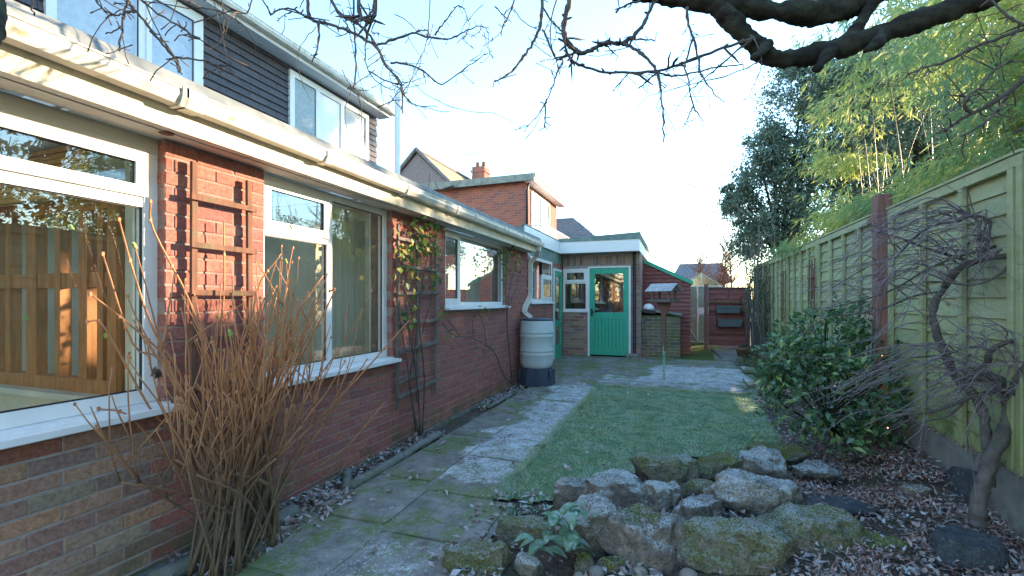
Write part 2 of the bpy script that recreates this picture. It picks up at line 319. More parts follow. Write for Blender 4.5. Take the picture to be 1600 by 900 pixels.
# ------------------------------------------------------------------ mesh building
class MB:
    def __init__(s): s.v = []; s.f = []
    def add(s, vs, fs):
        b = len(s.v); s.v += [tuple(v) for v in vs]; s.f += [tuple(b+i for i in f) for f in fs]; return s
    def box(s, x0, x1, y0, y1, z0, z1):
        if x0 > x1: x0, x1 = x1, x0
        if y0 > y1: y0, y1 = y1, y0
        if z0 > z1: z0, z1 = z1, z0
        return s.add([(x0,y0,z0),(x1,y0,z0),(x1,y1,z0),(x0,y1,z0),(x0,y0,z1),(x1,y0,z1),(x1,y1,z1),(x0,y1,z1)],
                     [(0,3,2,1),(4,5,6,7),(0,1,5,4),(1,2,6,5),(2,3,7,6),(3,0,4,7)])
    def bbox(s, c, e, rot=None, ch=.0):
        """box centred at c with half sizes e, chamfered by ch"""
        ex, ey, ez = e; pts = []; rot = rot or Matrix.Identity(3)
        if ch <= 0:
            vs = [(x*ex, y*ey, z*ez) for z in (-1, 1) for x, y in ((-1,-1),(1,-1),(1,1),(-1,1))]
            return s.add([Vector(c)+rot@Vector(v) for v in vs], [(0,3,2,1),(4,5,6,7),(0,1,5,4),(1,2,6,5),(2,3,7,6),(3,0,4,7)])
        bm = bmesh.new(); bmesh.ops.create_cube(bm, size=2)
        for v in bm.verts: v.co = Vector((v.co.x*ex, v.co.y*ey, v.co.z*ez))
        bmesh.ops.bevel(bm, geom=bm.edges[:], offset=min(ch, .45*min(e)*2), segments=1, affect='EDGES')
        bm.verts.index_update()
        s.add([Vector(c)+rot@v.co for v in bm.verts], [[v.index for v in f.verts] for f in bm.faces]); bm.free(); return s
    def tube(s, pts, rad, n=6, cap=True):
        pts = [Vector(p) for p in pts]
        if not isinstance(rad, (list, tuple)): rad = [rad]*len(pts)
        b = len(s.v); t0 = (pts[1]-pts[0]).normalized(); u = t0.orthogonal().normalized()
        for i, p in enumerate(pts):
            t = (pts[min(i+1, len(pts)-1)]-pts[max(i-1, 0)])
            t = t.normalized() if t.length > 1e-9 else t0
            u = (u-t*u.dot(t)); u = u.normalized() if u.length > 1e-6 else t.orthogonal().normalized(); w = t.cross(u)
            for k in range(n):
                a = 2*math.pi*k/n; s.v.append(tuple(p+(u*math.cos(a)+w*math.sin(a))*rad[i]))
        for i in range(len(pts)-1):
            for k in range(n):
                k2 = (k+1) % n; s.f.append((b+i*n+k, b+i*n+k2, b+(i+1)*n+k2, b+(i+1)*n+k))
        if cap:
            s.f.append(tuple(b+k for k in reversed(range(n)))); e = b+(len(pts)-1)*n; s.f.append(tuple(e+k for k in range(n)))
        return s
    def lathe(s, c, prof, n=32):
        b = len(s.v)
        for r, z in prof:
            for k in range(n):
                a = 2*math.pi*k/n; s.v.append((c[0]+r*math.cos(a), c[1]+r*math.sin(a), c[2]+z))
        for i in range(len(prof)-1):
            for k in range(n):
                k2 = (k+1) % n; s.f.append((b+i*n+k, b+i*n+k2, b+(i+1)*n+k2, b+(i+1)*n+k))
        s.f.append(tuple(b+k for k in reversed(range(n)))); e = b+(len(prof)-1)*n; s.f.append(tuple(e+k for k in range(n)))
        return s
    def prism(s, poly, off):
        """polygon (list of 3D points) extruded by vector off"""
        n = len(poly); off = Vector(off); vs = [Vector(p) for p in poly]+[Vector(p)+off for p in poly]
        return s.add(vs, [tuple(range(n))[::-1], tuple(range(n, 2*n))]+[(i, (i+1) % n, n+(i+1) % n, n+i) for i in range(n)])
    def mesh(s, name, mat, smooth=False, fix=True):
        me = bpy.data.meshes.new(name); me.from_pydata(s.v, [], s.f)
        if fix and len(s.f) < 60000:
            bm = bmesh.new(); bm.from_mesh(me); bmesh.ops.recalc_face_normals(bm, faces=bm.faces[:]); bm.to_mesh(me); bm.free()
        if smooth: me.polygons.foreach_set('use_smooth', [True]*len(me.polygons))
        me.materials.append(M[mat] if isinstance(mat, str) else mat); me.update(); return me
    def build(s, name, mat, parent=None, smooth=False, loc=None, fix=True):
        return put(name, s.mesh(name, mat, smooth, fix), parent, loc)
def put(name, me, parent=None, loc=None):
    o = bpy.data.objects.new(name, me); COL.objects.link(o)
    if parent: o.parent = parent; o.matrix_parent_inverse = parent.matrix_world.inverted() if False else Matrix.Translation(-WL(parent))
    if loc is not None: o.location = loc
    return o
WLC = {}
def WL(o):
    """world location of an object (all parents are unrotated empties or meshes)"""
    p = Vector((0, 0, 0))
    while o is not None:
        p += Vector(o.location)
        if o.parent: p += o.matrix_parent_inverse.translation
        o = o.parent
    return p
def tag(o, label, cat, group=None, kind=None):
    if label: o['label'] = label
    if cat: o['category'] = cat
    if group: o['group'] = group
    if kind: o['kind'] = kind
    return o
def thing(name, label, cat, loc=(0, 0, 0), group=None):
    o = bpy.data.objects.new(name, None); COL.objects.link(o); o.location = loc; o.empty_display_size = .1
    return tag(o, label, cat, group)
def struct(o): o['kind'] = 'structure'; return o
def stuff(o): o['kind'] = 'stuff'; return o

def strips(name, P, D, N, L, W, mat, parent=None, curl=0.0, kindstuff=True, tip=.0):
    """many leaves in one mesh: base points P, directions D, face normals N, lengths L, widths W. 8 verts (4 along, folded)"""
    n = len(P); D = D/np.linalg.norm(D, axis=1, keepdims=True)
    S = np.cross(D, N); S /= np.linalg.norm(S, axis=1, keepdims=True)+1e-9; N = np.cross(S, D)
    L = np.asarray(L).reshape(-1, 1)*np.ones((n, 1)); W = np.asarray(W).reshape(-1, 1)*np.ones((n, 1)); c = np.asarray(curl).reshape(-1, 1)*np.ones((n, 1))
    V = np.empty((n, 6, 3))
    V[:, 0] = P
    V[:, 1] = P+D*L*.42+S*W*.5-N*L*c*.15+N*W*.18
    V[:, 2] = P+D*L*.45-N*L*c*.18
    V[:, 3] = P+D*L*.42-S*W*.5-N*L*c*.15+N*W*.18
    V[:, 4] = P+D*L*(1-c*.25)-N*L*c*.6
    V = V[:, :5]
    F = np.array([[0, 1, 2], [0, 2, 3], [1, 4, 2], [2, 4, 3]])
    me = bpy.data.meshes.new(name); me.vertices.add(n*5); me.vertices.foreach_set('co', V.reshape(-1))
    fi = (F[None]+np.arange(n)[:, None, None]*5).reshape(-1)
    me.loops.add(len(fi)); me.loops.foreach_set('vertex_index', fi.astype(np.int32))
    me.polygons.add(n*4); me.polygons.foreach_set('loop_start', np.arange(0, len(fi), 3, dtype=np.int32)); me.polygons.foreach_set('loop_total', np.full(n*4, 3, dtype=np.int32))
    me.polygons.foreach_set('use_smooth', [True]*(n*4))
    me.update(calc_edges=True); me.materials.append(M[mat])
    o = put(name, me, parent)
    if kindstuff: stuff(o)
    return o
def rv(n): 
    v = np.random.normal(size=(n, 3)); return v/np.linalg.norm(v, axis=1, keepdims=True)

# ------------------------------------------------------------------ heights of the ground
def gz(x, y):
    z = .09*sm(7.6, 10.7, y)+.10*sm(11.5, 14.5, y)
    z += .19*sm(1.05, 1.8, x)*sm(2.9, 4.6, y)*(1-sm(9, 11, y))
    z += .10*math.exp(-((x-.35)**2/.5+(y-3.1)**2/.35))
    return z

# ================================================================== GROUND
b = MB(); b.box(-600, 600, -600, 900, -.6, -.08); struct(b.build('ground', 'soil'))
def sheet(name, x0, x1, y0, y1, step, mat, dz=0, amp=.0, inside=None, parent=None):
    nx = int((x1-x0)/step)+1; ny = int((y1-y0)/step)+1; vs = []; fs = []; idx = {}
    for j in range(ny+1):
        for i in range(nx+1):
            x = x0+(x1-x0)*i/nx; y = y0+(y1-y0)*j/ny
            z = gz(x, y)+dz+amp*mnoise.fractal(Vector((x*3, y*3, 0)), 1, 2, 4)
            vs.append((x, y, z))
    for j in range(ny):
        for i in range(nx):
            x = x0+(x1-x0)*(i+.5)/nx; y = y0+(y1-y0)*(j+.5)/ny
            if inside and not inside(x, y): continue
            a = j*(nx+1)+i; fs.append((a, a+1, a+nx+2, a+nx+1))
    return MB().add(vs, fs).build(name, mat, parent, True)
struct(sheet('flower_bed', -2.55, 1.86, -1.5, 14.8, .06, 'soil', -.005, .018))
def lawn_in(x, y):
    w = .06*mnoise.noise(Vector((x*2.5, y*2.5, 3)))+.035*mnoise.noise(Vector((x*11, y*11, 8)))
    return x > -1.22+w and y < 7.55+w and x < .95+.04*(y-5)+w and y > 4.35-1.35*sm(.2, -1.0, x)+w*2
struct(sheet('lawn', -1.3, 1.25, 2.6, 7.7, .05, 'turf', .018, .012, lawn_in))
# grass blades
NB = 95000
gx = np.random.uniform(-1.3, 1.2, NB); gy = 2.7+np.random.power(1.0, NB)*4.95
keep = np.array([lawn_in(a, c) for a, c in zip(gx, gy)]); gx = gx[keep]; gy = gy[keep]; n = len(gx)
gzv = np.array([gz(a, c)+.012*mnoise.fractal(Vector((a*3, c*3, 0)), 1, 2, 4)+.016 for a, c in zip(gx, gy)])
P = np.stack([gx, gy, gzv], 1); D = np.random.normal(size=(n, 3))*[.75, .75, 0]+[0, 0, .75]; 
gl = np.array([max(.35, .8+1.3*mnoise.fractal(Vector((a*5, c*5, 2)), 1, 2, 3)) for a, c in zip(gx, gy)])
o = strips('grass_blades', P, D, rv(n), np.random.uniform(.016, .042, n)*gl, np.random.uniform(.003, .006, n), 'grass', None, .6)
tag(o, 'short frosted green grass of the lawn between path and rockery', 'grass')

# paths and patio -------------------------------------------------------
path = bpy.data.objects.new('path', None); COL.objects.link(path); path['kind'] = 'structure'
def slab(parent, x0, x1, y0, y1, dz=0, rot=0, th=.05, skew=0):
    cx, cy = (x0+x1)/2, (y0+y1)/2; g = random.uniform(.002, .005)
    hx, hy = (x1-x0)/2-g, (y1-y0)/2-g
    bm = bmesh.new(); N = 5
    top = [[bm.verts.new((-hx+2*hx*i/N+random.uniform(-.004, .004)*(i in (0, N)), -hy+2*hy*j/N+random.uniform(-.004, .004)*(j in (0, N)),
            -.004*((i in (0, N)) or (j in (0, N)))+random.uniform(0, .0015))) for i in range(N+1)] for j in range(N+1)]
    for j in range(N):
        for i in range(N): bm.faces.new((top[j][i], top[j][i+1], top[j+1][i+1], top[j+1][i]))
    ring = [top[0][i] for i in range(N+1)]+[top[j][N] for j in range(1, N+1)]+[top[N][i] for i in range(N-1, -1, -1)]+[top[j][0] for j in range(N-1, 0, -1)]
    low = [bm.verts.new((v.co.x, v.co.y, -th)) for v in ring]
    for k in range(len(ring)): k2 = (k+1) % len(ring); bm.faces.new((ring[k], low[k], low[k2], ring[k2]))
    me = bpy.data.meshes.new('paving_slab'); bm.to_mesh(me); bm.free(); me.materials.append(M['slab'])
    o = put('paving_slab', me, parent); tz = gz(cx, cy)
    o.location = (cx, cy, tz+.028+dz+random.uniform(-.002, .002))
    k_ = .012 if cy < 7.5 else .003
    o.rotation_euler = (math.atan((gz(cx, cy+.2)-gz(cx, cy-.2))/.4)+random.uniform(-k_, k_), random.uniform(-k_, k_), rot+random.uniform(-.012, .012)); return o
struct(sheet('path_bedding', -2.26, -1.23, 2.96, 7.6, .1, 'slab', .016, 0)); struct(sheet('path_bedding', -2.32, -1.04, -.2, 2.96, .1, 'slab', .016, 0))
struct(sheet('patio_bedding', -2.6, 1.25, 7.6, 10.9, .1, 'slab', .020, 0))
y = 3.02
while y < 7.5:
    L = random.uniform(.58, .66); slab(path, -2.24+random.uniform(-.01, .01), -1.79, y+.1, y+.1+L); y += L
y = 2.98
for L in (.78, .62, .60, .64, .60, .62, .62): slab(path, -1.785, -1.22, y, y+L); y += L
for (x0, x1, y0, y1, r) in ((-2.30, -1.72, 2.42, 3.05, .03), (-1.70, -1.08, 2.36, 2.95, .05), (-2.33, -1.68, 1.80, 2.40, .02), (-1.66, -1.02, 1.72, 2.34, -.03),
                            (-2.33, -1.66, 1.16, 1.78, 0), (-1.64, -1.03, 1.08, 1.70, .03), (-2.33, -1.66, .5, 1.14, 0), (-1.64, -1.03, .44, 1.06, 0), (-2.3, -1.66, -.2, .48, 0), (-1.64, -1.03, -.2, .42, 0)):
    slab(path, x0, x1, y0, y1, .0, r)
patio = bpy.data.objects.new('patio', None); COL.objects.link(patio); patio['kind'] = 'structure'
y = 7.58
for j in range(6):
    dy = .56 if j < 5 else .45; x = -2.62+(j % 2)*.2
    x = -2.60
    while x < 1.25-(.25 if j > 3 else 0):
        w = random.choice((.56, .6, .6, .75)); 
        if j == 0 and x < -2.2: pass
        if y+dy < 10.95: slab(patio, x, x+w, y, y+dy, .0)
        x += w
    y += dy
for (x0, x1, y0, y1) in ((.75, 1.35, 11.0, 11.6), (.78, 1.4, 11.6, 12.2), (.8, 1.4, 12.2, 12.85), (-.75, -.1, 10.85, 11.0)): slab(patio, x0, x1, y0, y1, .01)
struct(sheet('mossy_ground', -.1, 1.0, 10.85, 14.2, .08, 'moss', .02, .02))

# ================================================================== BRICKWORK
LB = .225; HB = .065; JB = .010; CB = .075
def brick_mesh(L, H, D=.09, ch=.004):
    """facing brick: front face towards +n, local u along wall, v up; slight unevenness"""
    j = lambda a=.0016: random.uniform(-a, a)
    l, h = L/2, H/2
    vs = [(-l, -h, -D), (l, -h, -D), (l, h, -D), (-l, h, -D),
          (-l+j(), -h+j(), -ch), (l+j(), -h+j(), -ch), (l+j(), h+j(), -ch), (-l+j(), h+j(), -ch),
          (-l+ch, -h+ch, j(.001)), (l-ch, -h+ch, j(.001)), (l-ch, h-ch, j(.001)), (-l+ch, h-ch, j(.001))]
    fs = [(8, 9, 10, 11), (4, 5, 9, 8), (5, 6, 10, 9), (6, 7, 11, 10), (7, 4, 8, 11), (0, 1, 5, 4), (1, 2, 6, 5), (2, 3, 7, 6), (3, 0, 4, 7), (3, 2, 1, 0)]
    return vs, fs
BM_CACHE = {}
def get_brick(axis, L, mat, H=HB):
    key = (axis, round(L, 2), mat, H, random.randrange(4))
    if key not in BM_CACHE:
        vs, fs = brick_mesh(round(L, 2), H)
        if axis == 'X': vs = [(n_, u, v) for u, v, n_ in vs]      # faces +X
        else: vs = [(u, -n_, v) for u, v, n_ in vs]               # faces -Y
        BM_CACHE[key] = MB().add(vs, fs).mesh('brick', mat)
    return BM_CACHE[key]
def layout(u0, u1, z0, z1, openings, off=0.0):
    """list of (u centre, z centre, length) of stretcher-bond bricks clipped to openings"""
    out = []; k = 0; z = z0
    while z+HB <= z1+.02:
        segs = [(u0, u1)]; zc = z+HB/2
        for (a, b_, c, d) in openings:
            if c-.02 < zc < d+.02:
                ns = []
                for s0, s1 in segs:
                    if b_ <= s0 or a >= s1: ns.append((s0, s1)); continue
                    if a > s0: ns.append((s0, a))
                    if b_ < s1: ns.append((b_, s1))
                segs = ns
        st = off+(k % 2)*(LB+JB)/2-30*(LB+JB)
        for s0, s1 in segs:
            u = st+math.floor((s0-st)/(LB+JB))*(LB+JB)
            while u < s1:
                a = max(u, s0); b_ = min(u+LB, s1)
                if b_-a > .03: out.append(((a+b_)/2, zc, b_-a))
                u += LB+JB
        z += CB; k += 1
    return out
def lay_bricks(parent, axis, plane, bricks, matf, limit, joined='brickwork', keyf=None):
    bricks = sorted(bricks, key=keyf or (lambda t: math.hypot(plane if axis == 'X' else t[0], t[0] if axis == 'X' else plane)))
    for t in bricks[:limit]:
        m = matf(t); me = get_brick(axis, t[2], m)
        d = random.uniform(-.002, .002)
        put('brick', me, parent, (plane+d, t[0], t[1]) if axis == 'X' else (t[0], plane+d, t[1]))
    rest = bricks[limit:]; by = {}
    for t in rest:
        vs, fs = brick_mesh(t[2], HB); mb = by.setdefault(matf(t), MB())
        if axis == 'X': mb.add([(plane+n_, t[0]+u, t[1]+v) for u, v, n_ in vs], fs)
        else: mb.add([(t[0]+u, plane-n_, t[1]+v) for u, v, n_ in vs], fs)
    for m, mb in by.items(): stuff(mb.build(joined, m+'_i' if m+'_i' in M else m, parent))

def mp(axis, plane, u, z, n):
    return (plane+n, u, z) if axis == 'X' else (u, plane-n, z)
def abox(mb, axis, plane, u0, u1, z0, z1, n0, n1):
    a = mp(axis, plane, u0, z0, n0); b_ = mp(axis, plane, u1, z1, n1)
    return mb.box(a[0], b_[0], a[1], b_[1], a[2], b_[2])
def frame_bars(mb, axis, plane, u0, u1, z0, z1, w, n0, n1):
    abox(mb, axis, plane, u0, u0+w, z0, z1, n0, n1); abox(mb, axis, plane, u1-w, u1, z0, z1, n0, n1)
    abox(mb, axis, plane, u0+w, u1-w, z0, z0+w, n0, n1); abox(mb, axis, plane, u0+w, u1-w, z1-w, z1, n0, n1)
def window(parent, axis, plane, u0, u1, z0, z1, lights, fw=.055, sill=True, label=None, set_back=.06, glass='glass', mat='upvc', sill_out=.07):
    """outer frame = the window; each light (ua,ub,za,zb,kind) adds bars; 'sash' lights carry a proud sash"""
    mb = MB(); n1 = -set_back; n0 = n1-.06
    frame_bars(mb, axis, plane, u0, u1, z0, z1, fw, n0, n1)
    win = None; bars = []
    for (ua, ub, za, zb, kind) in lights:
        for (e, lo, hi) in ((ua, u0, u1), (ub, u0, u1)):
            if lo+.03 < e < hi-.03: bars.append(('v', e, za, zb))
        for (e, lo, hi) in ((za, z0, z1), (zb, z0, z1)):
            if lo+.03 < e < hi-.03: bars.append(('h', e, ua, ub))
    seen = set()
    for t, e, a, b_ in bars:
        k = (t, round(e, 3), round(a, 2)); 
        if k in seen: continue
        seen.add(k)
        if t == 'v': abox(mb, axis, plane, e-fw/2, e+fw/2, max(a, z0+fw), min(b_, z1-fw), n0+.003, n1-.003)
        else: abox(mb, axis, plane, max(a, u0+fw), min(b_, u1-fw), e-fw/2, e+fw/2, n0+.005, n1-.005)
    win = mb.build('window', mat, parent)
    if label: win['label'] = label
    for (ua, ub, za, zb, kind) in lights:
        ga, gb = ua+(fw if ua <= u0+.03 else fw/2), ub-(fw if ub >= u1-.03 else fw/2)
        ha, hb = za+(fw if za <= z0+.03 else fw/2), zb-(fw if zb >= z1-.03 else fw/2)
        if kind == 'sash':
            sb = MB(); frame_bars(sb, axis, plane, ga-.012, gb+.012, ha-.012, hb+.012, .055, n1-.03, n1+.012); 
            sb.build('sash', mat, win); ga += .04; gb -= .04; ha += .04; hb -= .04
        gk = MB(); frame_bars(gk, axis, plane, ga-.001, gb+.001, ha-.001, hb+.001, .007, n1-.030, n1-.016+(.014 if kind == 'sash' else 0)); gk.build('gasket', 'black_plastic', win)
        gm = glass if kind in ('sash', 'pane') else kind
        p = MB(); abox(p, axis, plane, ga, gb, ha, hb, n1-.024+(.014 if kind == 'sash' else 0), n1-.020+(.014 if kind == 'sash' else 0)); p.build('pane', gm, win)
    if sill:
        s = MB(); a = mp(axis, plane, u0-.03, z0, n1+.0)
        for (na, nb, zz, h) in ((n0, .012, z0-.002, .035), (.012, sill_out, z0-.014, .028)):
            abox(s, axis, plane, u0-.02, u1+.02, zz-h, zz, na, nb)
        s.build('sill', 'sill', win)
    return win

# ================================================================== HOUSE WITH LOW EXTENSION
XW = -2.53
house = thing('brick_house', 'long low red brick house extension with white windows, under a slate-hung upper storey', 'house', (-4, 3, 0))
Yx = lambda px, X=XW: onX(px, 470, X).y
W1 = (-1.2, 1.655, .885, 2.262); W2 = (Yx(413), Yx(613), .885, 2.262); W3 = (Yx(696), Yx(791), 1.345, 2.262)
XF = -2.62; W4 = (Yx(827, XF), Yx(863, XF), 1.39, 2.262)
ops = [(w[0], w[1], w[2]-.045, w[3]) for w in (W1, W2, W3)]
br = layout(-.6, 7.86, .0, 2.245, ops, .06)
PIER = 1.64
def mf(t): return 'brick_multi' if t[0] < PIER and t[1] < 1.0 else 'brick_red'
vis = lambda t: (0 if t[0] > .95 else 50)+math.hypot(XW, t[0])
lay_bricks(house, 'X', XW, br, mf, 300, 'brickwork', vis)
# wall core with openings (mortar shows in the joints)
def wall_core(parent, axis, plane, u0, u1, z0, z1, openings, mat, split=None, n0=-.26, n1=-.0045, inner='white_room'):
    us = sorted({u0, u1, *[o_[0] for o_ in openings if u0 < o_[0] < u1], *[o_[1] for o_ in openings if u0 < o_[1] < u1], *(split or [])})
    mbs = {}
    inn = MB()
    for a, b_ in zip(us, us[1:]):
        m_ = mat((a+b_)/2) if callable(mat) else mat; mb = mbs.setdefault(m_, MB())
        zs = [(z0, z1)]
        for (oa, ob, oc, od) in openings:
            if oa <= a+1e-6 and ob >= b_-1e-6:
                zs = [q for s0, s1 in zs for q in ((s0, min(s1, oc)), (max(s0, od), s1)) if q[1]-q[0] > .001]
        for s0, s1 in zs:
            abox(mb, axis, plane, a, b_, s0, s1, n0+.02, n1); abox(inn, axis, plane, a, b_, s0, s1, n0, n0+.018)
    for m_, mb in mbs.items(): mb.build('mortar_bed', m_, parent)
    inn.build('inner_wall', inner, parent)
wall_core(house, 'X', XW, -1.5, 7.86, -.1, 2.26, ops, lambda u: 'mortar_grey' if u < PIER else 'mortar_red', [PIER])
stub = MB(); stub.box(XW-.02, XW+.035, -.6, PIER, -.02, .045); stub.build('plinth', 'lichen_concrete', house)
stub = MB(); stub.box(XW-.02, XW+.02, PIER, 7.84, -.02, .035); stub.build('plinth', 'lichen_concrete', house)
# windows
tz = 1.925
w1 = window(house, 'X', XW, *W1, [(W1[0], W1[1], tz, W1[3]-.07, 'sash'), (W1[0], W1[1], W1[2], tz, 'pane')], .065, sill_out=.10)
b = MB(); b.box(XW-.12, XW-.055, W1[0], W1[1], W1[3]-.085, W1[3]); b.build('head_board', 'soffit', w1)
ym = Yx(525)
w2 = window(house, 'X', XW, *W2, [(W2[0], ym, 1.88, W2[3], 'sash'), (W2[0], ym, W2[2], 1.88, 'pane'), (ym, W2[1], W2[2], W2[3], 'pane')], .055, sill_out=.09)
y3 = Yx(725)
w3 = window(house, 'X', XW, *W3, [(W3[0], y3, W3[2], W3[3], 'sash'), (y3, W3[1], W3[2], W3[3], 'pane')], .05)
# far stretch of wall, set back a little, with the tall window and the side door
DR4 = (Yx(864.5, XF), 10.72)
D4 = (DR4[0], DR4[1], .05, 2.14)
ops4 = [(W4[0], W4[1], W4[2]-.04, W4[3]), D4]
wall_core(house, 'X', XF, 7.86, 10.8, -.1, 2.5, ops4, 'mortar_red', n0=-.24)
b4 = layout(7.9, 10.78, .1, 2.28, ops4, .1)
lay_bricks(house, 'X', XF, b4, lambda t: 'brick_red', 0, 'brickwork')
b = MB(); b.box(XF-.01, XF+.004, 7.9, 10.78, 2.262, 2.5); b.build('head_panel', 'annex_edge', house)
ya, yb = Yx(846.5, XF), Yx(849, XF)
w4 = window(house, 'X', XF, *W4, [(W4[0], ya, W4[2], W4[3], 'pane'), (ya, W4[1], W4[2], 1.93, 'sash'), (ya, W4[1], 1.93, W4[3], 'pane')], .06, sill_out=.06, set_back=.0)
# side door, green, half glazed
b = MB(); frame_bars(b, 'X', XF, D4[0], D4[1], D4[2], D4[3], .05, -.05, .02); sd = b.build('side_door', 'upvc', house); sd['label'] = 'narrow green side door with two glazed panels'
b = MB(); u0, u1 = D4[0]+.05, D4[1]-.05
for (za, zb) in ((.10, .40), (.82, .95), (1.98, 2.09)): abox(b, 'X', XF, u0+.1, u1-.1, za, zb, -.02, .028)
abox(b, 'X', XF, u0, u0+.1, .10, 2.09, -.02, .03); abox(b, 'X', XF, u1-.1, u1, .10, 2.09, -.02, .03); b.build('door_leaf', 'green', sd)
for za, zb in ((.40, .82), (.95, 1.98)):
    b = MB(); abox(b, 'X', XF, u0+.1, u1-.1, za, zb, -.004, .004); b.build('pane', 'door_glass', sd)
b = MB(); b.box(XF+.03, XF+.06, u0+.03, u0+.06, 1.0, 1.18); b.box(XF+.05, XF+.07, u0+.03, u0+.15, 1.12, 1.145); b.build('handle', 'black_metal', sd)

# eaves: soffit boards, fascia, gutter, roof edge
YE = 7.80
for i in range(3):
    x0 = -2.352-.068*(i+1)+.003; b = MB(); b.box(x0-.0, x0+.062, -1.5, YE-.02, 2.262-.004*(i == 1), 2.275); b.build('soffit_board', 'soffit', house)
b = MB(); b.box(-2.56, -2.35, -1.5, YE-.02, 2.276, 2.29); b.build('soffit_backing', 'soffit', house)
ys = [-1.5, 2.32, 4.15, 6.0, YE]
for a, c in zip(ys, ys[1:]):
    b = MB(); b.box(-2.352, -2.332, a+.002, c-.002, 2.252, 2.47); b.build('fascia_board', 'fascia', house)
b = MB(); b.box(-5.7, -2.33, YE-.012, YE+.008, 2.28, 2.47); b.build('end_fascia', 'fascia', house)
for yv in (1.1, 1.55, 2.0, 2.5, 3.0, 3.5, 5.2, 6.2):
    b = MB(); b.lathe((-2.44, yv+.5, 2.254), [(.028, .0), (.034, .004), (.034, .008)], 14)
    b.build('soffit_vent', 'wood_brown' if yv < 1.2 else 'soffit', house, True)
def gutter(parent, X0, Y0, Y1, ztop, w=.105, h=.072, name='gutter', mat='gutter'):
    prof = [(0, 0), (0, -h*.55), (.018, -h), (w-.025, -h), (w-.004, -h*.5), (w-.004, -.006), (w+.003, -.004), (w+.003, .004), (w-.008, .004), (w-.008, -h*.48), (w-.027, -h+.004), (.02, -h+.004), (.004, -h*.52), (.004, 0)]
    b = MB(); b.prism([(X0+x, Y0, ztop+z) for x, z in prof], (0, Y1-Y0, 0)); return b.build(name, mat, parent)
gt = gutter(house, -2.331, -1.5, YE+.06, 2.425)
for px in (292, 300, 318, 515, 640, 717, 745, 790, 820):
    yv = Yx(px, -2.23)
    b = MB(); prof = [(-.002, .002), (-.002, -.045), (.014, -.079), (.088, -.079), (.109, -.036), (.109, .008), (.098, .008), (.098, .002)]
    wd = .05 if px not in (300, 292, 318) else .012
    if px == 300: wd = .10
    b.prism([(-2.331+x*1.02, yv-wd/2, 2.425+z*1.03) for x, z in prof], (0, wd, 0)); b.build('gutter_bracket', 'gutter', house)
b = MB(); b.prism([(-2.30, -1.5, 2.43), (-2.262, -1.5, 2.432), (-2.262, -1.5, 2.448), (-2.30, -1.5, 2.515), (-2.50, -1.5, 2.525), (-2.50, -1.5, 2.50), (-2.32, -1.5, 2.49)], (0, YE+1.52, 0)); b.build('roof_edge', 'lead', house)
RL = [(-.6, 1.5), (2.3, 3.9), (4.7, 6.9)]      # rooflights added out of view to bring daylight into the rooms
def roof_with_holes(name, mat, x0, x1, z0, z1, y1_):
    b = MB(); b.box(x0, -4.7, -1.5, y1_, z0, z1); b.box(-2.9, x1, -1.5, y1_, z0, z1); e = -1.5
    for a, c in RL: b.box(-4.7, -2.9, e, a, z0, z1); e = c
    b.box(-4.7, -2.9, e, y1_, z0, z1); b.build(name, mat, house)
roof_with_holes('flat_roof', 'roof_felt', -5.6, -2.5, 2.47, 2.515, YE)
for a, c in RL:
    b = MB(); b.box(-4.72, -4.68, a-.02, c+.02, 2.45, 2.54); b.box(-2.92, -2.88, a-.02, c+.02, 2.45, 2.54); b.box(-4.68, -2.92, a-.02, a+.02, 2.45, 2.54); b.box(-4.68, -2.92, c-.02, c+.02, 2.45, 2.54); r_ = b.build('added_rooflight', 'upvc', house)
    b = MB(); b.box(-4.68, -2.92, a+.02, c-.02, 2.522, 2.528); b.build('pane', 'glass', r_)
# downpipe with swan neck into the water butt
def sq_tube(pts, w, name, mat, parent):
    b = MB(); b.tube(pts, w, 4); return b.build(name, mat, parent)
BUTT = Vector((-2.22, 7.36, 0))
dpx = -2.485; dpy = 7.86
dp = sq_tube([(-2.29, YE-.10, 2.36), (-2.29, YE-.09, 2.30), (-2.36, dpy-.02, 2.22), (dpx, dpy, 2.08), (dpx, dpy, 1.56), (dpx+.0, dpy-.04, 1.46), (dpx-.0, dpy-.30, 1.30), (dpx+.0, dpy-.36, 1.22), (dpx+.06, dpy-.40, 1.17), (BUTT.x-.10, BUTT.y+.02, 1.11)], .052, 'downpipe', 'gutter', house)
for z in (1.95, 1.45, 1.62): b = MB(); b.box(XW-.08, dpx+.04, dpy-.05, dpy+.05, z-.012, z+.012); b.build('pipe_clip', 'gutter', dp)
b = MB(); b.tube([(-2.62, 8.0, 2.30), (dpx-.01, dpy+.08, 2.14), (dpx, dpy+.01, 2.0)], .035, 4); b.build('branch_pipe', 'gutter', dp)
b = MB(); b.tube([(-3.75, 5.6, 2.5), (-3.75, 5.6, 2.62), (-3.75, 5.6, 4.35)], [.042, .038, .038], 16); f_ = b.build('flue_pipe', 'upvc', house, True); f_['label'] = 'tall white flue pipe standing on the flat roof'
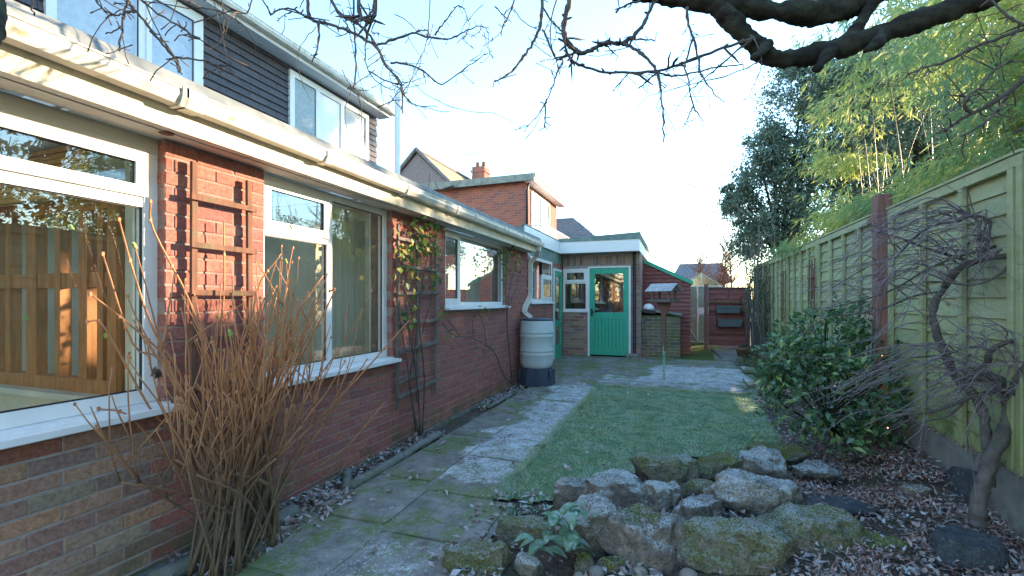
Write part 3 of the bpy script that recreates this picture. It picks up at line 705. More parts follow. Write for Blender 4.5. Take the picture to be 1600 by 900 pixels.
# interiors
b = MB(); b.box(-5.5, -2.8, -1.5, 7.8, -.02, .0); b.build('room_floor', 'cream', house)
roof_with_holes('room_ceiling', 'white_room', -5.5, -2.8, 2.42, 2.44, 7.8)
b = MB(); b.box(-5.55, -5.5, -1.5, 7.8, 0, 2.42); b.build('room_wall', 'cream', house)
for y0_ in (1.95, 4.2): b = MB(); b.box(-3.36, -2.8, y0_, y0_+.1, 0, 2.42); b.box(-5.5, -3.36, y0_, y0_+.1, 0, .78 if y0_ < 2 else 2.42); b.box(-5.5, -3.36, y0_-.12, y0_+.02, .76, .80) if y0_ < 2 else None; b.build('room_partition', 'cream', house)
b = MB(); frame_bars(b, 'Y', 1.99, -4.9, -3.38, .80, 2.1, .09, 0, .08)
for x, w_ in ((-4.62, .03), (-4.33, .06), (-4.02, .03), (-3.74, .045), (-3.56, .03)): b.box(x-w_, x+w_, 1.92, 1.985, .88, 2.02)
b.box(-4.82, -3.46, 1.93, 1.98, 1.5, 1.6); b.build('timber_screen', 'oak', house)
b = MB()
for i in range(9): b.box(-4.95, -3.5, 1.80+.004*(i % 2), 1.83, 2.08+i*.036, 2.11+i*.036)
b.build('wooden_blind', 'pine', house)
b = MB(); b.box(-3.45, -3.0, .2, 1.3, .0, .74); b.box(-3.5, -2.95, .15, 1.35, .74, .78); b.build('sideboard', 'pine', house)
for i in range(8): b = MB(); b.box(-2.95, -2.94+.01, 3.15+i*.085, 3.22+i*.085, .9, 2.2); b.build('blind_slat', 'blind', house)
for i in range(5): b = MB(); b.box(-2.95, -2.94+.01, 6.15+i*.1, 6.24+i*.1, 1.3, 2.2); b.build('blind_slat', 'blind', house)
b = MB(); b.box(-3.9, -3.0, 5.0, 7.4, .0, .9); b.box(-5.4, -4.9, 4.6, 7.2, 0, 1.9); b.build('kitchen_cabinets', 'white_room', house)

# upper storey
XU = -5.6
YuA = (Yx(70, XU), Yx(316, XU)); YuB = (Yx(452, XU), Yx(575, XU)); YuE = Yx(590, XU)
b = MB(); b.box(-10, XU-.05, -4, YuE, 0, 5.05); b.build('upper_wall', 'mortar_grey', house)
WA = (YuA[0], YuA[1], 2.9, 4.96); WB = (YuB[0], YuB[1], 3.9, 4.96)
sl_m = []
for k in range(24):
    z = 2.56+k*.105
    if z > 5.0: break
    y = YuA[0]-.8-(k % 2)*.15
    while y < YuE:
        a, c = y, min(y+.30, YuE+.02)
        for w in (WA, WB):
            if w[2]-.03 < z+.05 < w[3]+.02:
                if a < w[0] < c: c = w[0]
                elif a < w[1] < c: a = w[1]
                elif a >= w[0] and c <= w[1]: c = a
        if c-a > .04: sl_m.append((a, c, z))
        y += .302
for a, c, z in sl_m:
    t = .012; b = MB(); j = random.uniform(0, .003)
    b.prism([(XU-.045, 0, .12), (XU-.02+j, 0, -.008), (XU-.008+j, 0, -.008), (XU-.035, 0, .125)], (0, c-a-.003, 0))
    o = b.build('hung_slate', 'slate', house); o.location = Vector(o.location)+Vector((0, a, z))
wa = window(house, 'X', XU, *WA, [(WA[0], Yx(222, XU), WA[2], WA[3], 'pane'), (Yx(222, XU), WA[1], WA[2], WA[3], 'sash')], .08, sill=False, set_back=-.02)
y1_, y2_ = Yx(496, XU), Yx(534, XU)
wb = window(house, 'X', XU, *WB, [(WB[0], y1_, WB[2], WB[3], 'frosted_glass'), (y1_, y2_, WB[2], WB[3], 'panel_white'), (y2_, WB[1], WB[2], WB[3], 'frosted_glass')], .09, sill=True, set_back=-.02)
b = MB(); b.box(-9.5, -5.85, YuA[0]-2, 7.4, 2.6, 4.9)
YR = Yx(613, -5.35)
b = MB(); b.box(XU-.02, -5.36, -4, YR-.05, 5.03, 5.05); b.build('upper_soffit', 'white_board', house)
b = MB(); b.box(-5.37, -5.345, -4, YR-.02, 5.02, 5.17); b.build('upper_fascia', 'white_board', house)
gutter(house, -5.344, -4, YR+.02, 5.15, .11, .075, 'upper_gutter')
b = MB(); sx = lambda x: 5.13+(-5.30-x)*.66
for i in range(16):
    xa = -5.28-i*.28; b.box(0, 0, 0, 0, 0, 0) if False else None
    b.prism([(xa, -4, sx(xa)+.03), (xa, -4, sx(xa)+.005), (xa-.30, -4, sx(xa-.3)-.01), (xa-.30, -4, sx(xa-.3)+.012)], (0, YR+4.0, 0))
b.build('tiled_roof', 'roof_tile_warm', house)
b = MB(); b.prism([(XU-.05, YuE-.02, 5.05), (-10, YuE-.02, 5.05), (-10, YuE-.02, 8.0), (-9.2, YuE-.02, 8.0)], (0, .02, 0)); b.build('gable', 'white_board', house)

# ================================================================== ANNEX WITH GREEN DOOR
YA = 10.8
annex = thing('annex_building', 'flat-roofed brick annex with white fascia and bright green door at the end of the patio', 'building', (-2, 11, 0))
XA1 = -.80
ax = lambda px: onY(px, 470, YA).x
AW = (ax(880), ax(918.5), 1.17, 2.17); AD = (ax(918.5), ax(985.5), .10, 2.21)
aops = [(AW[0], AW[1], AW[2], AW[3]), (AD[0], AD[1], .0, AD[3]), (-4, XA1, 2.235, 2.6)]
wall_core(annex, 'Y', YA, -2.60, XA1, -.1, 2.5, aops[:2], 'mortar_grey', n0=-.22)
ab = layout(-2.6, XA1-.002, .09, 2.24, [(AW[0], AW[1], AW[2], 9), (AD[0], AD[1], .0, 9)], .03)
lay_bricks(annex, 'Y', YA, ab, lambda t: 'brick_multi', 300)
x = -2.58
while x < XA1-.03:   # soldier course under the soffit
    me = None; vs, fs = brick_mesh(.066, .215)
    o = MB().add([(u, -n_, v) for u, v, n_ in vs], fs).build('brick', 'brick_multi', annex); o.location = Vector(o.location)+Vector((x+.033, YA+random.uniform(-.002, .002), 2.35)); x += .0765
b = MB(); b.box(XA1-.22, XA1-.001, YA+.02, 14.6, -.1, 2.5); b.build('side_wall', 'far_brick', annex)
b = MB(); b.box(-4.2, XA1-.01, 14.4, 14.6, -.1, 2.5); b.build('back_wall', 'far_brick', annex)
YF = 10.40
def apt(px, py, Y=YF): return onY(px, py, Y)
zt = 2.765; zb = 2.505
b = MB(); b.box(-2.577, XA1-.0, YF, YF+.025, zb, zt); b.build('front_fascia', 'white_board', annex)
b = MB(); b.box(-2.602, -2.577, YE+.05, YF+.025, zb, zt); b.build('side_fascia', 'white_board', annex)
b = MB(); b.box(XA1-.025, XA1, YF+.027, 14.7, zb, zt); b.build('side_fascia', 'white_board', annex)
b = MB(); b.box(-2.577, XA1-.027, YF+.027, YA, zb+.003, zb+.015); b.box(-2.75, -2.60, YE+.05, YA, zb+.003, zb+.015); b.build('soffit', 'soffit', annex)
b = MB(); 
b.prism([(-2.60, YF-.02, zt+.003), (XA1+.02, YF-.02, zt+.003), (XA1+.02, YF-.02, zt+.15), (-2.60, YF-.02, zt+.07)], (0, .10, 0)); b.build('roof_edge', 'annex_edge', annex)
b = MB(); b.box(XA1-.06, XA1+.02, YF+.082, 14.72, zt+.003, zt+.13); b.build('roof_edge', 'annex_edge', annex)
b = MB(); b.box(-2.66, -2.585, YE+.05, YF-.02, zt+.003, zt+.035); b.build('roof_edge', 'annex_edge', annex)
b = MB(); b.box(-4.2, XA1-.06, YF+.08, 14.7, zb+.02, zt+.05); b.box(-4.2, -2.602, YE+.05, YF+.08, zb+.02, zt-.01); b.build('flat_roof', 'roof_felt', annex)
aw = window(annex, 'Y', YA, AW[0], AW[1], AW[2], AW[3], [(AW[0], AW[1], 1.84, AW[3], 'sash'), (AW[0], AW[1], AW[2], 1.84, 'pane')], .05, sill=False, set_back=-.005)
b = MB(); b.box(AW[0], AW[1], YA-.03, YA, AW[2]-.03, AW[2]-.002); b.build('sill', 'sill', aw)
b = MB(); abox(b, 'Y', YA, AD[0], AD[0]+.04, .06, AD[3], -.06, .012); abox(b, 'Y', YA, AD[1]-.045, AD[1], .06, AD[3], -.06, .012); abox(b, 'Y', YA, AD[0]+.04, AD[1]-.045, AD[3]-.035, AD[3], -.06, .012)
door = b.build('front_door', 'upvc', annex); door['label'] = 'bright green half-glazed door with plank panel'
d0, d1 = AD[0]+.045, AD[1]-.05
b = MB()
abox(b, 'Y', YA, d0, d0+.115, .15, 2.165, -.045, .0); abox(b, 'Y', YA, d1-.115, d1, .15, 2.165, -.045, .0)
abox(b, 'Y', YA, d0+.115, d1-.115, .15, .32, -.045, -.002); abox(b, 'Y', YA, d0+.115, d1-.115, 1.00, 1.14, -.045, -.002); abox(b, 'Y', YA, d0+.115, d1-.115, 2.04, 2.165, -.045, -.002)
leaf = b.build('door_leaf', 'green', door)
npl = 8; wpl = (d1-d0-.23)/npl
for i in range(npl): b = MB(); abox(b, 'Y', YA, d0+.115+i*wpl+.007, d0+.115+(i+1)*wpl-.007, .32, 1.0, -.04, -.010); b.build('plank', 'green', door)
b = MB(); abox(b, 'Y', YA, d0+.115, d1-.115, .32, 1.0, -.043, -.032); b.build('plank_backing', 'green', door)
b = MB(); abox(b, 'Y', YA, d0+.115, d1-.115, 1.14, 2.04, -.03, -.024); b.build('pane', 'door_glass', door)
b = MB(); abox(b, 'Y', YA, d0+.03, d0+.07, 1.05, 1.23, 0, .012); abox(b, 'Y', YA, d0+.04, d0+.15, 1.14, 1.16, .03, .045); abox(b, 'Y', YA, d0+.04, d0+.06, 1.14, 1.16, .012, .032); b.build('handle', 'black_metal', door)
b = MB(); b.box(AD[0], AD[1]+.02, YA-.09, YA-.005, .04, .115); b.build('doorstep', 'brick_red', annex)
xp = ax(991.5); b = MB(); b.tube([(xp, YA-.10, 2.5), (xp, YA-.06, 2.38), (xp, YA-.05, 2.30), (xp, YA-.05, .22), (xp, YA-.09, .17)], .034, 10); b.build('black_downpipe', 'black_plastic', annex, True)
b = MB(); b.box(-2.6, -1.0, 12.0, 12.05, 0, 2.4); b.box(-2.6, -1.0, 10.9, 12.0, 0, .02); b.box(-2.62, -2.58, 11.02, 12, 0, 2.4); b.build('room_wall', 'carpet', annex)
b = MB()
for i in range(8): b.box(-1.55+i*.06, -1.53+i*.06, 11.1, 11.12, 1.05, 2.0)
b.build('door_curtain', 'pine', annex)
o = thing('drain_block', 'small pair of dark bricks at the foot of the black downpipe', 'brick', (xp, YA-.28, .09))
for i, (dx, dz) in enumerate(((0, 0), (-.01, .07))): b = MB(); b.bbox((xp+dx-.02, YA-.24, .125+dz), (.14, .09, .033), None, .008); b.build('brick', 'concrete', o)

# ================================================================== WATER BUTT
butt = thing('water_butt', 'grey-green ribbed plastic water butt on a dark blue stand under the white downpipe', 'water butt', BUTT)
b = MB(); prof = [(.235, .0), (.262, .05), (.278, .12), (.279, .20), (.287, .215), (.287, .245), (.277, .262), (.277, .275), (.286, .285), (.286, .30), (.276, .315), (.276, .50), (.285, .515), (.285, .545), (.276, .56), (.276, .575), (.284, .585), (.284, .60), (.274, .62), (.266, .76), (.256, .79)]
bc = BUTT+Vector((0, 0, .30)); b.lathe(bc, prof, 44); b.build('barrel', 'butt', butt, True)
b = MB(); b.lathe(bc+Vector((0, 0, .785)), [(.262, 0), (.264, .018), (.25, .03), (.1, .036)], 40); b.build('lid', 'butt_stand', butt, True)
b = MB(); b.lathe(BUTT+Vector((0, 0, .025)), [(.305, 0), (.30, .05), (.262, .28), (.258, .29)], 10); st = b.build('stand', 'butt_stand', butt)
for k in range(8):
    a = 2*math.pi*(k+.5)/8; b = MB(); p = BUTT+Vector((math.cos(a)*.285, math.sin(a)*.285, .15)); b.bbox(p, (.016, .03, .125), Matrix.Rotation(a, 3, 'Z')); b.build('rib', 'butt_stand', st)

# ================================================================== TRELLISES ON THE WALL
def trellis(label, X, ys_, z0s, z1s, rails, mat, wd=.02):
    t = thing('trellis', label, 'trellis', (X, ys_[0], min(z0s)), 'garden trellises')
    for y, a, c in zip(ys_, z0s, z1s): b = MB(); b.bbox((X+.006, y, (a+c)/2), (.010, wd, (c-a)/2), Matrix.Rotation(random.uniform(-.01, .01), 3, 'X'), .002); b.build('upright', mat, t)
    for (ya_, yb_, z, dz) in rails: b = MB(); b.bbox((X+.026, (ya_+yb_)/2, z+dz/2), (.009, (yb_-ya_)/2, .016), Matrix.Rotation(math.atan2(dz, yb_-ya_), 3, 'X'), .002); b.build('rail', mat, t)
    return t
yA, yB = Yx(303, -2.49), Yx(391, -2.49)
trellis('brown wooden trellis on the sunlit brick pier behind the bare shrub', -2.50, [yA, yB], [.42, .45], [2.17, 2.15], [(yA-.03, yB+.03, 1.975-.26*i, 0) for i in range(6)], 'wood_brown', .017)
yA, ym_, yB = Yx(622, -2.49), Yx(653, -2.49), Yx(681, -2.49)
trellis('weathered grey trellis carrying the leafy climber between the second and third windows', -2.50, [yA, ym_, yB], [.38, .38, .40], [2.14, 2.1, 2.08],
        [(yA-.03, yB+.04, z, dz) for z, dz in ((2.0, 0), (1.74, 0), (1.48, .02), (1.20, 0), (.93, .03), (.50, .05))]+[(yA-.02, ym_+.05, .64, .04)], 'wood_grey', .016)

# ================================================================== FENCE
XN = 1.84
fence = thing('panel_fence', 'tall greenish overlap panel fence along the right side of the garden', 'fence', (XN, 6, 0))
panels = [(-.34, 1.46), (1.52, 3.33), (3.40, 5.17), (5.40, 7.44), (7.52, 9.36), (9.44, 11.26), (11.34, 13.2)]
for i, (a, c) in enumerate(panels):
    zt_ = 2.24 if i < 3 else 2.25; zb_ = .42 if i < 3 else .36
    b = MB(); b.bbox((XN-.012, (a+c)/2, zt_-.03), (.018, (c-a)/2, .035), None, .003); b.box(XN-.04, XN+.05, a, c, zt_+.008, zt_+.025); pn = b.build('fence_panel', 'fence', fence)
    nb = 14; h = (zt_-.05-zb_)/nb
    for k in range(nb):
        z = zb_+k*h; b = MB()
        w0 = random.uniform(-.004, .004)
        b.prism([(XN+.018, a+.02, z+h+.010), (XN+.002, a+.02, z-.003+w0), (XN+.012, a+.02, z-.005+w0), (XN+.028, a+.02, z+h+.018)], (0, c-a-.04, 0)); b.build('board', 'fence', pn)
    nv = 4 if i < 2 else 5
    for k in range(nv if i != 2 else 5):
        y = a+.025+(c-a-.05)*k/((nv if i != 2 else 5)-1) if i != 2 else (3.425, 3.50, 4.007, 4.55, 5.13)[k]
        b = MB(); b.bbox((XN-.016, y, (zt_+zb_)/2-.03), (.016, .024, (zt_-zb_)/2-.035), None, .003); b.build('batten', 'fence', pn)
    if i < 4:
        b = MB(); b.bbox((XN+.01, (a+c)/2, .21 if i < 3 else .18), (.025, (c-a)/2, .205 if i < 3 else .17), None, .006); b.build('gravel_board', 'concrete', fence)
for i, y in enumerate((-.37, 1.49, 3.365, 7.48, 9.40, 11.30, 13.24)):
    b = MB(); b.bbox((XN+.02, y, 1.13), (.045, .032, 1.13), None, .005); b.build('post', 'fence', fence)
b = MB(); b.bbox((XN-.03, 5.285, 1.25), (.06, .065, 1.16), None, .008); o = b.build('post', 'red_post', fence); o['label'] = 'thick red-brown timber post standing proud of the panels'
b = MB(); b.bbox((XN-.05, 5.42, 2.19), (.03, .075, .03), None, .004); b.build('rail_block', 'red_post', fence)
b = MB(); b.bbox((XN-.035, 5.39, 1.75), (.012, .02, .42), None, .003); b.build('brown_batten', 'red_post', fence)
def lean_trellis(label, pxa, ya_, za, zb_, n, lean):
    p = onX(pxa, 470, XN-.06); t = thing('trellis', label, 'trellis', (XN-.08, p.y, za), 'garden trellises')
    w = .17
    for k in range(3):
        y = p.y+(k-1)*w/1.2; b = MB(); b.tube([(XN-.06-.02, y-lean, za), (XN-.055, y, zb_)], .009, 4); b.build('upright', 'wood_brown', t)
    for k in range(n):
        f = (k+.5)/n; z = za+(zb_-za)*f; b = MB(); yy = p.y-lean*(1-f); b.bbox((XN-.085, yy, z), (.006, w*.95, .010)); b.build('rail', 'wood_brown', t)
lean_trellis('narrow brown trellis leaning on the far fence panels, the farther of two', 1224, 0, .75, 1.95, 8, .08)
lean_trellis('narrow brown trellis fixed high on the fence behind the evergreen shrub, the nearer of two', 1268, 0, .95, 2.0, 6, .05)
p = onX(1273, 440, XN-.05); b = MB(); b.bbox((XN-.045, p.y+.12, 1.66), (.012, .06, .22), None, .003); tag(b.build('loose_board', 'red_post'), 'short red-brown board fixed to the fence beside the nearer narrow trellis', 'board')

# ================================================================== RED SHED, BUNKER, GREENHOUSE, RED PANEL
YS = 11.75
shed = thing('shed', 'red overlap-boarded lean-to shed with sloping green roof edge behind the bird table', 'shed', (-.2, YS, .1))
xl, xr = XA1+.01, onY(1079, 440, YS).x; zl = onY(1006, 410, YS).z; zr = onY(1079, 443, YS).z
z = .15; slope = (zl-zr)/(xr-xl)
while z < zl:
    h = .095; xe = min(xr, xl+(zl-z-.03)/slope); xe2 = min(xr, xl+max(0.02, (zl-z-h))/slope)
    if xe-xl > .08:
        b = MB(); b.add([(xl, YS-.036, z), (xe, YS-.036, z), (xe2, YS, z+h+.01), (xl, YS, z+h+.01), (xl, YS+.0, z), (xe, YS+.0, z), (xe2, YS+.012, z+h+.01), (xl, YS+.012, z+h+.01)], [(0, 1, 2, 3), (4, 7, 6, 5), (0, 4, 5, 1), (1, 5, 6, 2), (2, 6, 7, 3), (3, 7, 4, 0)])
        b.build('board', 'red_board', shed)
    z += h
b = MB(); b.prism([(xl-.0, YS-.06, zl-.02), (xr+.06, YS-.06, zr-.04), (xr+.06, YS-.06, zr+.055), (xl, YS-.06, zl+.075)], (0, .05, 0)); b.build('barge_board', 'green', shed)
b = MB(); b.prism([(xl-.0, YS-.005, zl+.03), (xr+.05, YS-.005, zr+.0), (xr+.05, YS-.005, zr+.04), (xl, YS-.005, zl+.07)], (0, 2.2, 0)); b.build('shed_roof', 'roof_felt', shed)
b = MB(); b.box(xl, xr-.02, YS+.02, YS+2.1, .1, zr-.1); b.build('shed_body', 'red_board', shed)
YBK = 11.05
bunker = thing('coal_bunker', 'low mossy brick bunker with sloping slab lid in front of the red shed', 'bunker', (-.35, YBK, .1))
bx0, bx1 = XA1+.005, onY(1063, 520, YBK).x
bb = layout(bx0, bx1, .11, 1.06, [], .05); 
n_ = NM('bunker_brick', .9, .1); c_ = n_.ramp(n_.rnd(), [(0, (.20, .18, .11)), (.4, (.15, .14, .08)), (.7, (.23, .17, .12)), (1, (.12, .10, .10))]); n_.color(n_.mix(n_.rng(n_.noise(5, 6), .45, .65, 0, .7), c_, (.10, .13, .05))); n_.bump(n_.noise(90, 4), .4, .004); M['bunker_brick'] = n_.m
lay_bricks(bunker, 'Y', YBK, bb, lambda t: 'bunker_brick', 300)
b = MB(); b.box(bx0, bx1-.006, YBK+.007, YBK+.8, 0, 1.06); b.build('mortar_bed', 'mortar_grey', bunker)
b = MB(); b.prism([(bx0, YBK-.07, 1.19), (bx1+.04, YBK-.07, 1.07), (bx1+.04, YBK-.07, 1.115), (bx0, YBK-.07, 1.235)], (0, .95, 0)); b.build('slab_lid', 'concrete', bunker)
b = MB(); b.bbox((bx0+.16, YBK-.085, 1.165), (.15, .01, .035), Matrix.Rotation(.14, 3, 'Y')); b.build('lid_edge', 'black_plastic', bunker)
q = onY(1013, 488, YBK+.15)
b = MB(); b.lathe((q.x, q.y, 1.20), [(.12, 0), (.135, .03), (.12, .08), (.07, .13), (.01, .145)], 24); tag(b.build('upturned_bowl', 'white_board', None, True), 'upturned white bowl on the slab lid of the brick bunker', 'bowl')

YG = 14.3
gh = thing('greenhouse', 'small aluminium greenhouse with green-tinted panes beyond the shed', 'greenhouse', (.4, YG, .2))
gx0, gx1, gxa = onY(1064, 500, YG).x, onY(1128, 500, YG).x, onY(1096, 500, YG).x
ze = onY(1090, 447, YG).z; za_ = onY(1096, 427, YG).z; zg = .2
bars = [((gx0, YG, zg), (gx0, YG, ze)), ((gx1, YG, zg), (gx1, YG, ze)), ((gx0, YG, ze), (gxa, YG, za_)), ((gxa, YG, za_), (gx1, YG, ze)), ((gx0, YG, ze), (gx1, YG, ze)), ((gx0, YG, zg+.03), (gx1, YG, zg+.03)),
        ((gx0+.45, YG, zg), (gx0+.45, YG, ze)), ((gx0+.0, YG, 1.05), (gx0+.45, YG, zg+.05)), ((gxa, YG, ze), (gxa, YG, za_)), ((gx0+.85, YG, zg), (gx0+.85, YG, ze)), ((gxa, YG, za_), (gxa, YG+2.4, za_)), ((gx0, YG, ze), (gx0, YG+2.4, ze)), ((gx1, YG, ze), (gx1, YG+2.4, ze))]
for p0, p1 in bars: b = MB(); b.tube([p0, p1], .022, 4); b.build('glazing_bar', 'silver', gh)
for (u0, u1) in ((gx0+.02, gx0+.43), (gx0+.47, gx0+.83), (gx0+.87, gx1-.02)):
    for (a, c) in ((zg+.05, .98), (1.0, ze-.02)): b = MB(); b.box(u0, u1, YG+.01, YG+.014, a, c); b.build('pane', 'polycarbonate', gh)
b = MB(); b.add([(gx0, YG+.01, ze), (gx1, YG+.01, ze), (gxa, YG+.01, za_)], [(0, 1, 2)]); b.build('pane', 'greenhouse_glass', gh)
for sgn, g_ in ((-1, gx0), (1, gx1)): b = MB(); b.prism([(g_, YG, ze), (gxa, YG, za_), (gxa, YG, za_+.006), (g_, YG, ze+.006)], (0, 2.4, 0)); b.build('roof_pane', 'greenhouse_glass', gh)
b = MB(); b.box(gx0+.44, gx0+.86, YG-.02, YG-.003, 1.02, 1.22); b.build('door_plate', 'white_board', gh)
b = MB(); b.box(gx0, gx1, YG+.3, YG+2.4, zg, zg+.5); b.build('staging', 'moss', gh)

YP = 12.9
rp = thing('red_fence_panel', 'short red-brown boarded fence panel at the end of the garden carrying two troughs', 'fence', (1.1, YP, .1), None)
px0, px1 = onY(1107, 500, YP).x, onY(1166, 500, YP).x; pz0, pz1 = onY(1130, 540, YP).z, onY(1130, 451, YP).z
nb = 11; h = (pz1-pz0)/nb
for k in range(nb):
    b = MB(); z = pz0+k*h; b.prism([(px0, YP+.02, z+h+.01), (px0, YP-.006, z), (px0, YP+.006, z-.002), (px0, YP+.032, z+h+.01)], (px1-px0, 0, 0)); b.build('board', 'red_board', rp)
for z in (pz1-.35, pz0+.32, pz0+.9): b = MB(); b.bbox(((px0+px1)/2, YP-.03, z), ((px1-px0)/2, .014, .028), None, .003); b.build('rail', 'wood_brown', rp)
b = MB(); b.bbox(((px0+px1)/2, YP, pz1+.02), ((px1-px0)/2, .03, .015), None, .003); b.build('capping', 'wood_grey', rp)
for x, z1_ in ((px0-.06, pz1+.10), (px1+.03, pz1)): b = MB(); b.bbox((x, YP-.03, z1_/2+.02), (.045, .045, z1_/2), None, .006); b.build('post', 'red_post', rp)
b = MB(); b.bbox((px0+.45, YP-.02, pz1-.12), (.014, .012, .12)); b.build('batten', 'wood_brown', rp)
def trough(label, pxa, pxb, pya, pyb):
    a = onY(pxa, pyb, YP-.15); c = onY(pxb, pya, YP-.15); t = thing('planter_trough', label, 'planter', (a.x, YP-.15, a.z), 'planter troughs on the red panel')
    b = MB(); w = .02
    b.add([(a.x+w, YP-.20, a.z), (c.x-w, YP-.20, a.z), (c.x-w, YP-.09, a.z), (a.x+w, YP-.09, a.z), (a.x, YP-.22, c.z), (c.x, YP-.22, c.z), (c.x, YP-.06, c.z), (a.x, YP-.06, c.z)], [(0, 3, 2, 1), (0, 1, 5, 4), (1, 2, 6, 5), (2, 3, 7, 6), (3, 0, 4, 7)]); b.build('trough_body', 'trough', t)
    b = MB(); b.box(a.x-.012, c.x+.012, YP-.235, YP-.21, c.z-.02, c.z+.012); b.build('rim', 'trough', t)
    b = MB(); b.box(a.x+.01, c.x-.01, YP-.205, YP-.07, c.z-.03, c.z-.012); b.build('compost', 'soil', t)
    for s_ in (a.x-.02, c.x+.01): b = MB(); b.box(s_, s_+.012, YP-.23, YP-.04, a.z+.02, a.z+.035); b.box(s_, s_+.012, YP-.055, YP-.04, a.z, c.z+.22); b.build('hanger', 'black_metal', t)
    n = 60; P = np.stack([np.random.uniform(a.x+.03, c.x-.03, n), np.random.uniform(YP-.2, YP-.08, n), np.full(n, c.z-.01)], 1); D = rv(n)*.7+[0, -.2, .8]
    strips('trailing_plant', P, D, rv(n), .05, .02, 'ivy_leaf', t)
trough('upper grey plastic trough hung on the red boarded panel', 1119, 1157, 479, 489)
trough('lower grey plastic trough hung on the red boarded panel', 1121, 1159, 500, 510)
for nm, pts, lb in (('timber_batten', [onY(1112, 541, 12.7), onY(1128, 562, 11.2)], 'thin grey timber batten lying on the ground by the red panel'),):
    pts[0].z = .20; pts[1].z = .13; b = MB(); b.tube(pts, .022, 4); tag(b.build(nm, 'wood_grey'), lb, 'batten')
pt = onZ(1160, 557, .12); pot = thing('plant_pot', 'brown terracotta plant pot standing by the lattice screen beyond the patio', 'plant pot', (pt.x, pt.y, .12))
b = MB(); b.lathe((pt.x, pt.y, .11), [(.10, 0), (.14, .17), (.155, .175), (.155, .215), (.135, .215), (.125, .17)], 24); b.build('pot_body', 'terracotta', pot, True)
n = 90; P = np.array([pt.x, pt.y, .30])+rv(n)*.07; strips('foliage', P, rv(n)+[0, 0, .7], rv(n), .07, .025, 'ivy_leaf', pot)

# bird table
bp = onZ(1037.5, 594, .03); bd = (bp-Vector((0, 0, CAM_H))).length
bt = thing('bird_table', 'weathered wooden bird table with frosted roof on a post at the patio edge', 'bird table', bp)
X, Y = bp.x, bp.y
b = MB(); b.tube([(X-.0, Y, .0), (X, Y, .62)], .022, 8); b.build('stake', 'stake_green', bt)['label'] = 'lower green-painted stake'
b = MB(); b.bbox((X-.005, Y+.01, .95), (.028, .028, .42), None, .004); b.build('post', 'wood_brown', bt)
b = MB(); b.prism([(X-.13, Y-.02, 1.38), (X+.13, Y-.02, 1.38), (X+.02, Y-.02, 1.12), (X-.02, Y-.02, 1.12)], (0, .04, 0)); b.build('brace', 'wood_brown', bt)
b = MB(); b.bbox((X, Y, 1.395), (.20, .15, .012), None, .003); b.build('tray', 'wood_grey', bt)
for dx, dy, sx_, sy_ in ((0, -.15, .20, .008), (0, .15, .20, .008), (-.2, 0, .008, .15), (.2, 0, .008, .15)): b = MB(); b.bbox((X+dx, Y+dy, 1.415), (sx_, sy_, .022)); b.build('tray_lip', 'wood_grey', bt)
for dx in (-.15, .15):
    for dy in (-.11, .11): b = MB(); b.bbox((X+dx, Y+dy, 1.49), (.015, .015, .09)); b.build('roof_post', 'wood_grey', bt)
for sg in (-1, 1):
    for k in range(2):
        f0, f1 = k*.5, k*.5+.53; b = MB(); za1, zb1 = 1.70-.125*f0, 1.70-.125*f1
        b.prism([(X-.25, Y+sg*.2*f0, za1), (X-.25, Y+sg*.2*f1, zb1), (X-.25, Y+sg*.2*f1, zb1+.012), (X-.25, Y+sg*.2*f0, za1+.012-.005*k)], (.50, 0, 0)); b.build('roof_board', 'frosted_timber', bt)
for dx in (-.2, .2): b = MB(); b.prism([(X+dx-.008, Y-.16, 1.58), (X+dx-.008, Y+.16, 1.58), (X+dx-.008, Y, 1.695)], (.016, 0, 0)); b.build('gable_board', 'wood_grey', bt)

bt.rotation_euler = (0, 0, R(-28))
# ================================================================== NEIGHBOURING HOUSES
nh = thing('neighbour_house', 'neighbouring red brick house with flat dark roof edge and white balcony doors', 'house', (-6, 14, 0))
YN = 13.3; c0 = onY(822, 285, YN); XNH = c0.x; yN1 = 17.0
b = MB(); b.box(XNH-6, XNH, YN, yN1, 0, 5.05); b.build('brick_wall', 'far_brick', nh)
b = MB(); b.prism([(XNH-6, YN-.25, 4.95), (XNH+.32, YN-.25, 5.0), (XNH+.32, YN-.25, 5.2), (XNH-6, YN-.25, 4.98+.18)], (0, .06, 0)); b.build('roof_edge', 'roof_felt', nh)
b = MB(); b.box(XNH-6, XNH+.34, YN-.19, yN1+.3, 5.10, 5.22); b.build('flat_roof', 'roof_felt', nh)
b = MB(); b.box(XNH+.0, XNH+.30, YN-.18, yN1+.3, 5.0, 5.02); b.build('soffit', 'white_board', nh)
b = MB(); b.box(XNH+.30, XNH+.32, YN-.18, yN1+.3, 4.98, 5.10); b.build('fascia', 'white_board', nh)
Yn = lambda px: onX(px, 300, XNH).y
wn_ = window(nh, 'X', XNH, Yn(829), Yn(857), 2.9, 4.85, [(Yn(829), Yn(844), 2.9, 4.85, 'pane'), (Yn(844), Yn(857), 2.9, 4.85, 'pane')], .09, sill=False, set_back=-.05)
b = MB(); b.tube([(XNH+.12, YN-.12, 4.95), (XNH+.04, YN-.03, 4.75), (XNH+.04, YN-.03, 2.8)], .04, 8); b.build('downpipe', 'black_plastic', nh, True)
rail = MB(); 
for z in (3.75, 3.0): rail.tube([(XNH+.5, YN+.4, z), (XNH+.5, yN1, z)], .02, 6)
for k in range(24): y = YN+.4+k*.15; rail.tube([(XNH+.5, y, 3.0), (XNH+.5, y, 3.75)], .010, 4)
rail.tube([(XNH, YN+.4, 3.75), (XNH+.5, YN+.4, 3.75)], .02, 6); rail.build('balcony_rail', 'white_board', nh)
b = MB(); b.box(XNH, XNH+.55, YN+.35, yN1, 2.85, 2.95); b.build('balcony_floor', 'white_board', nh)
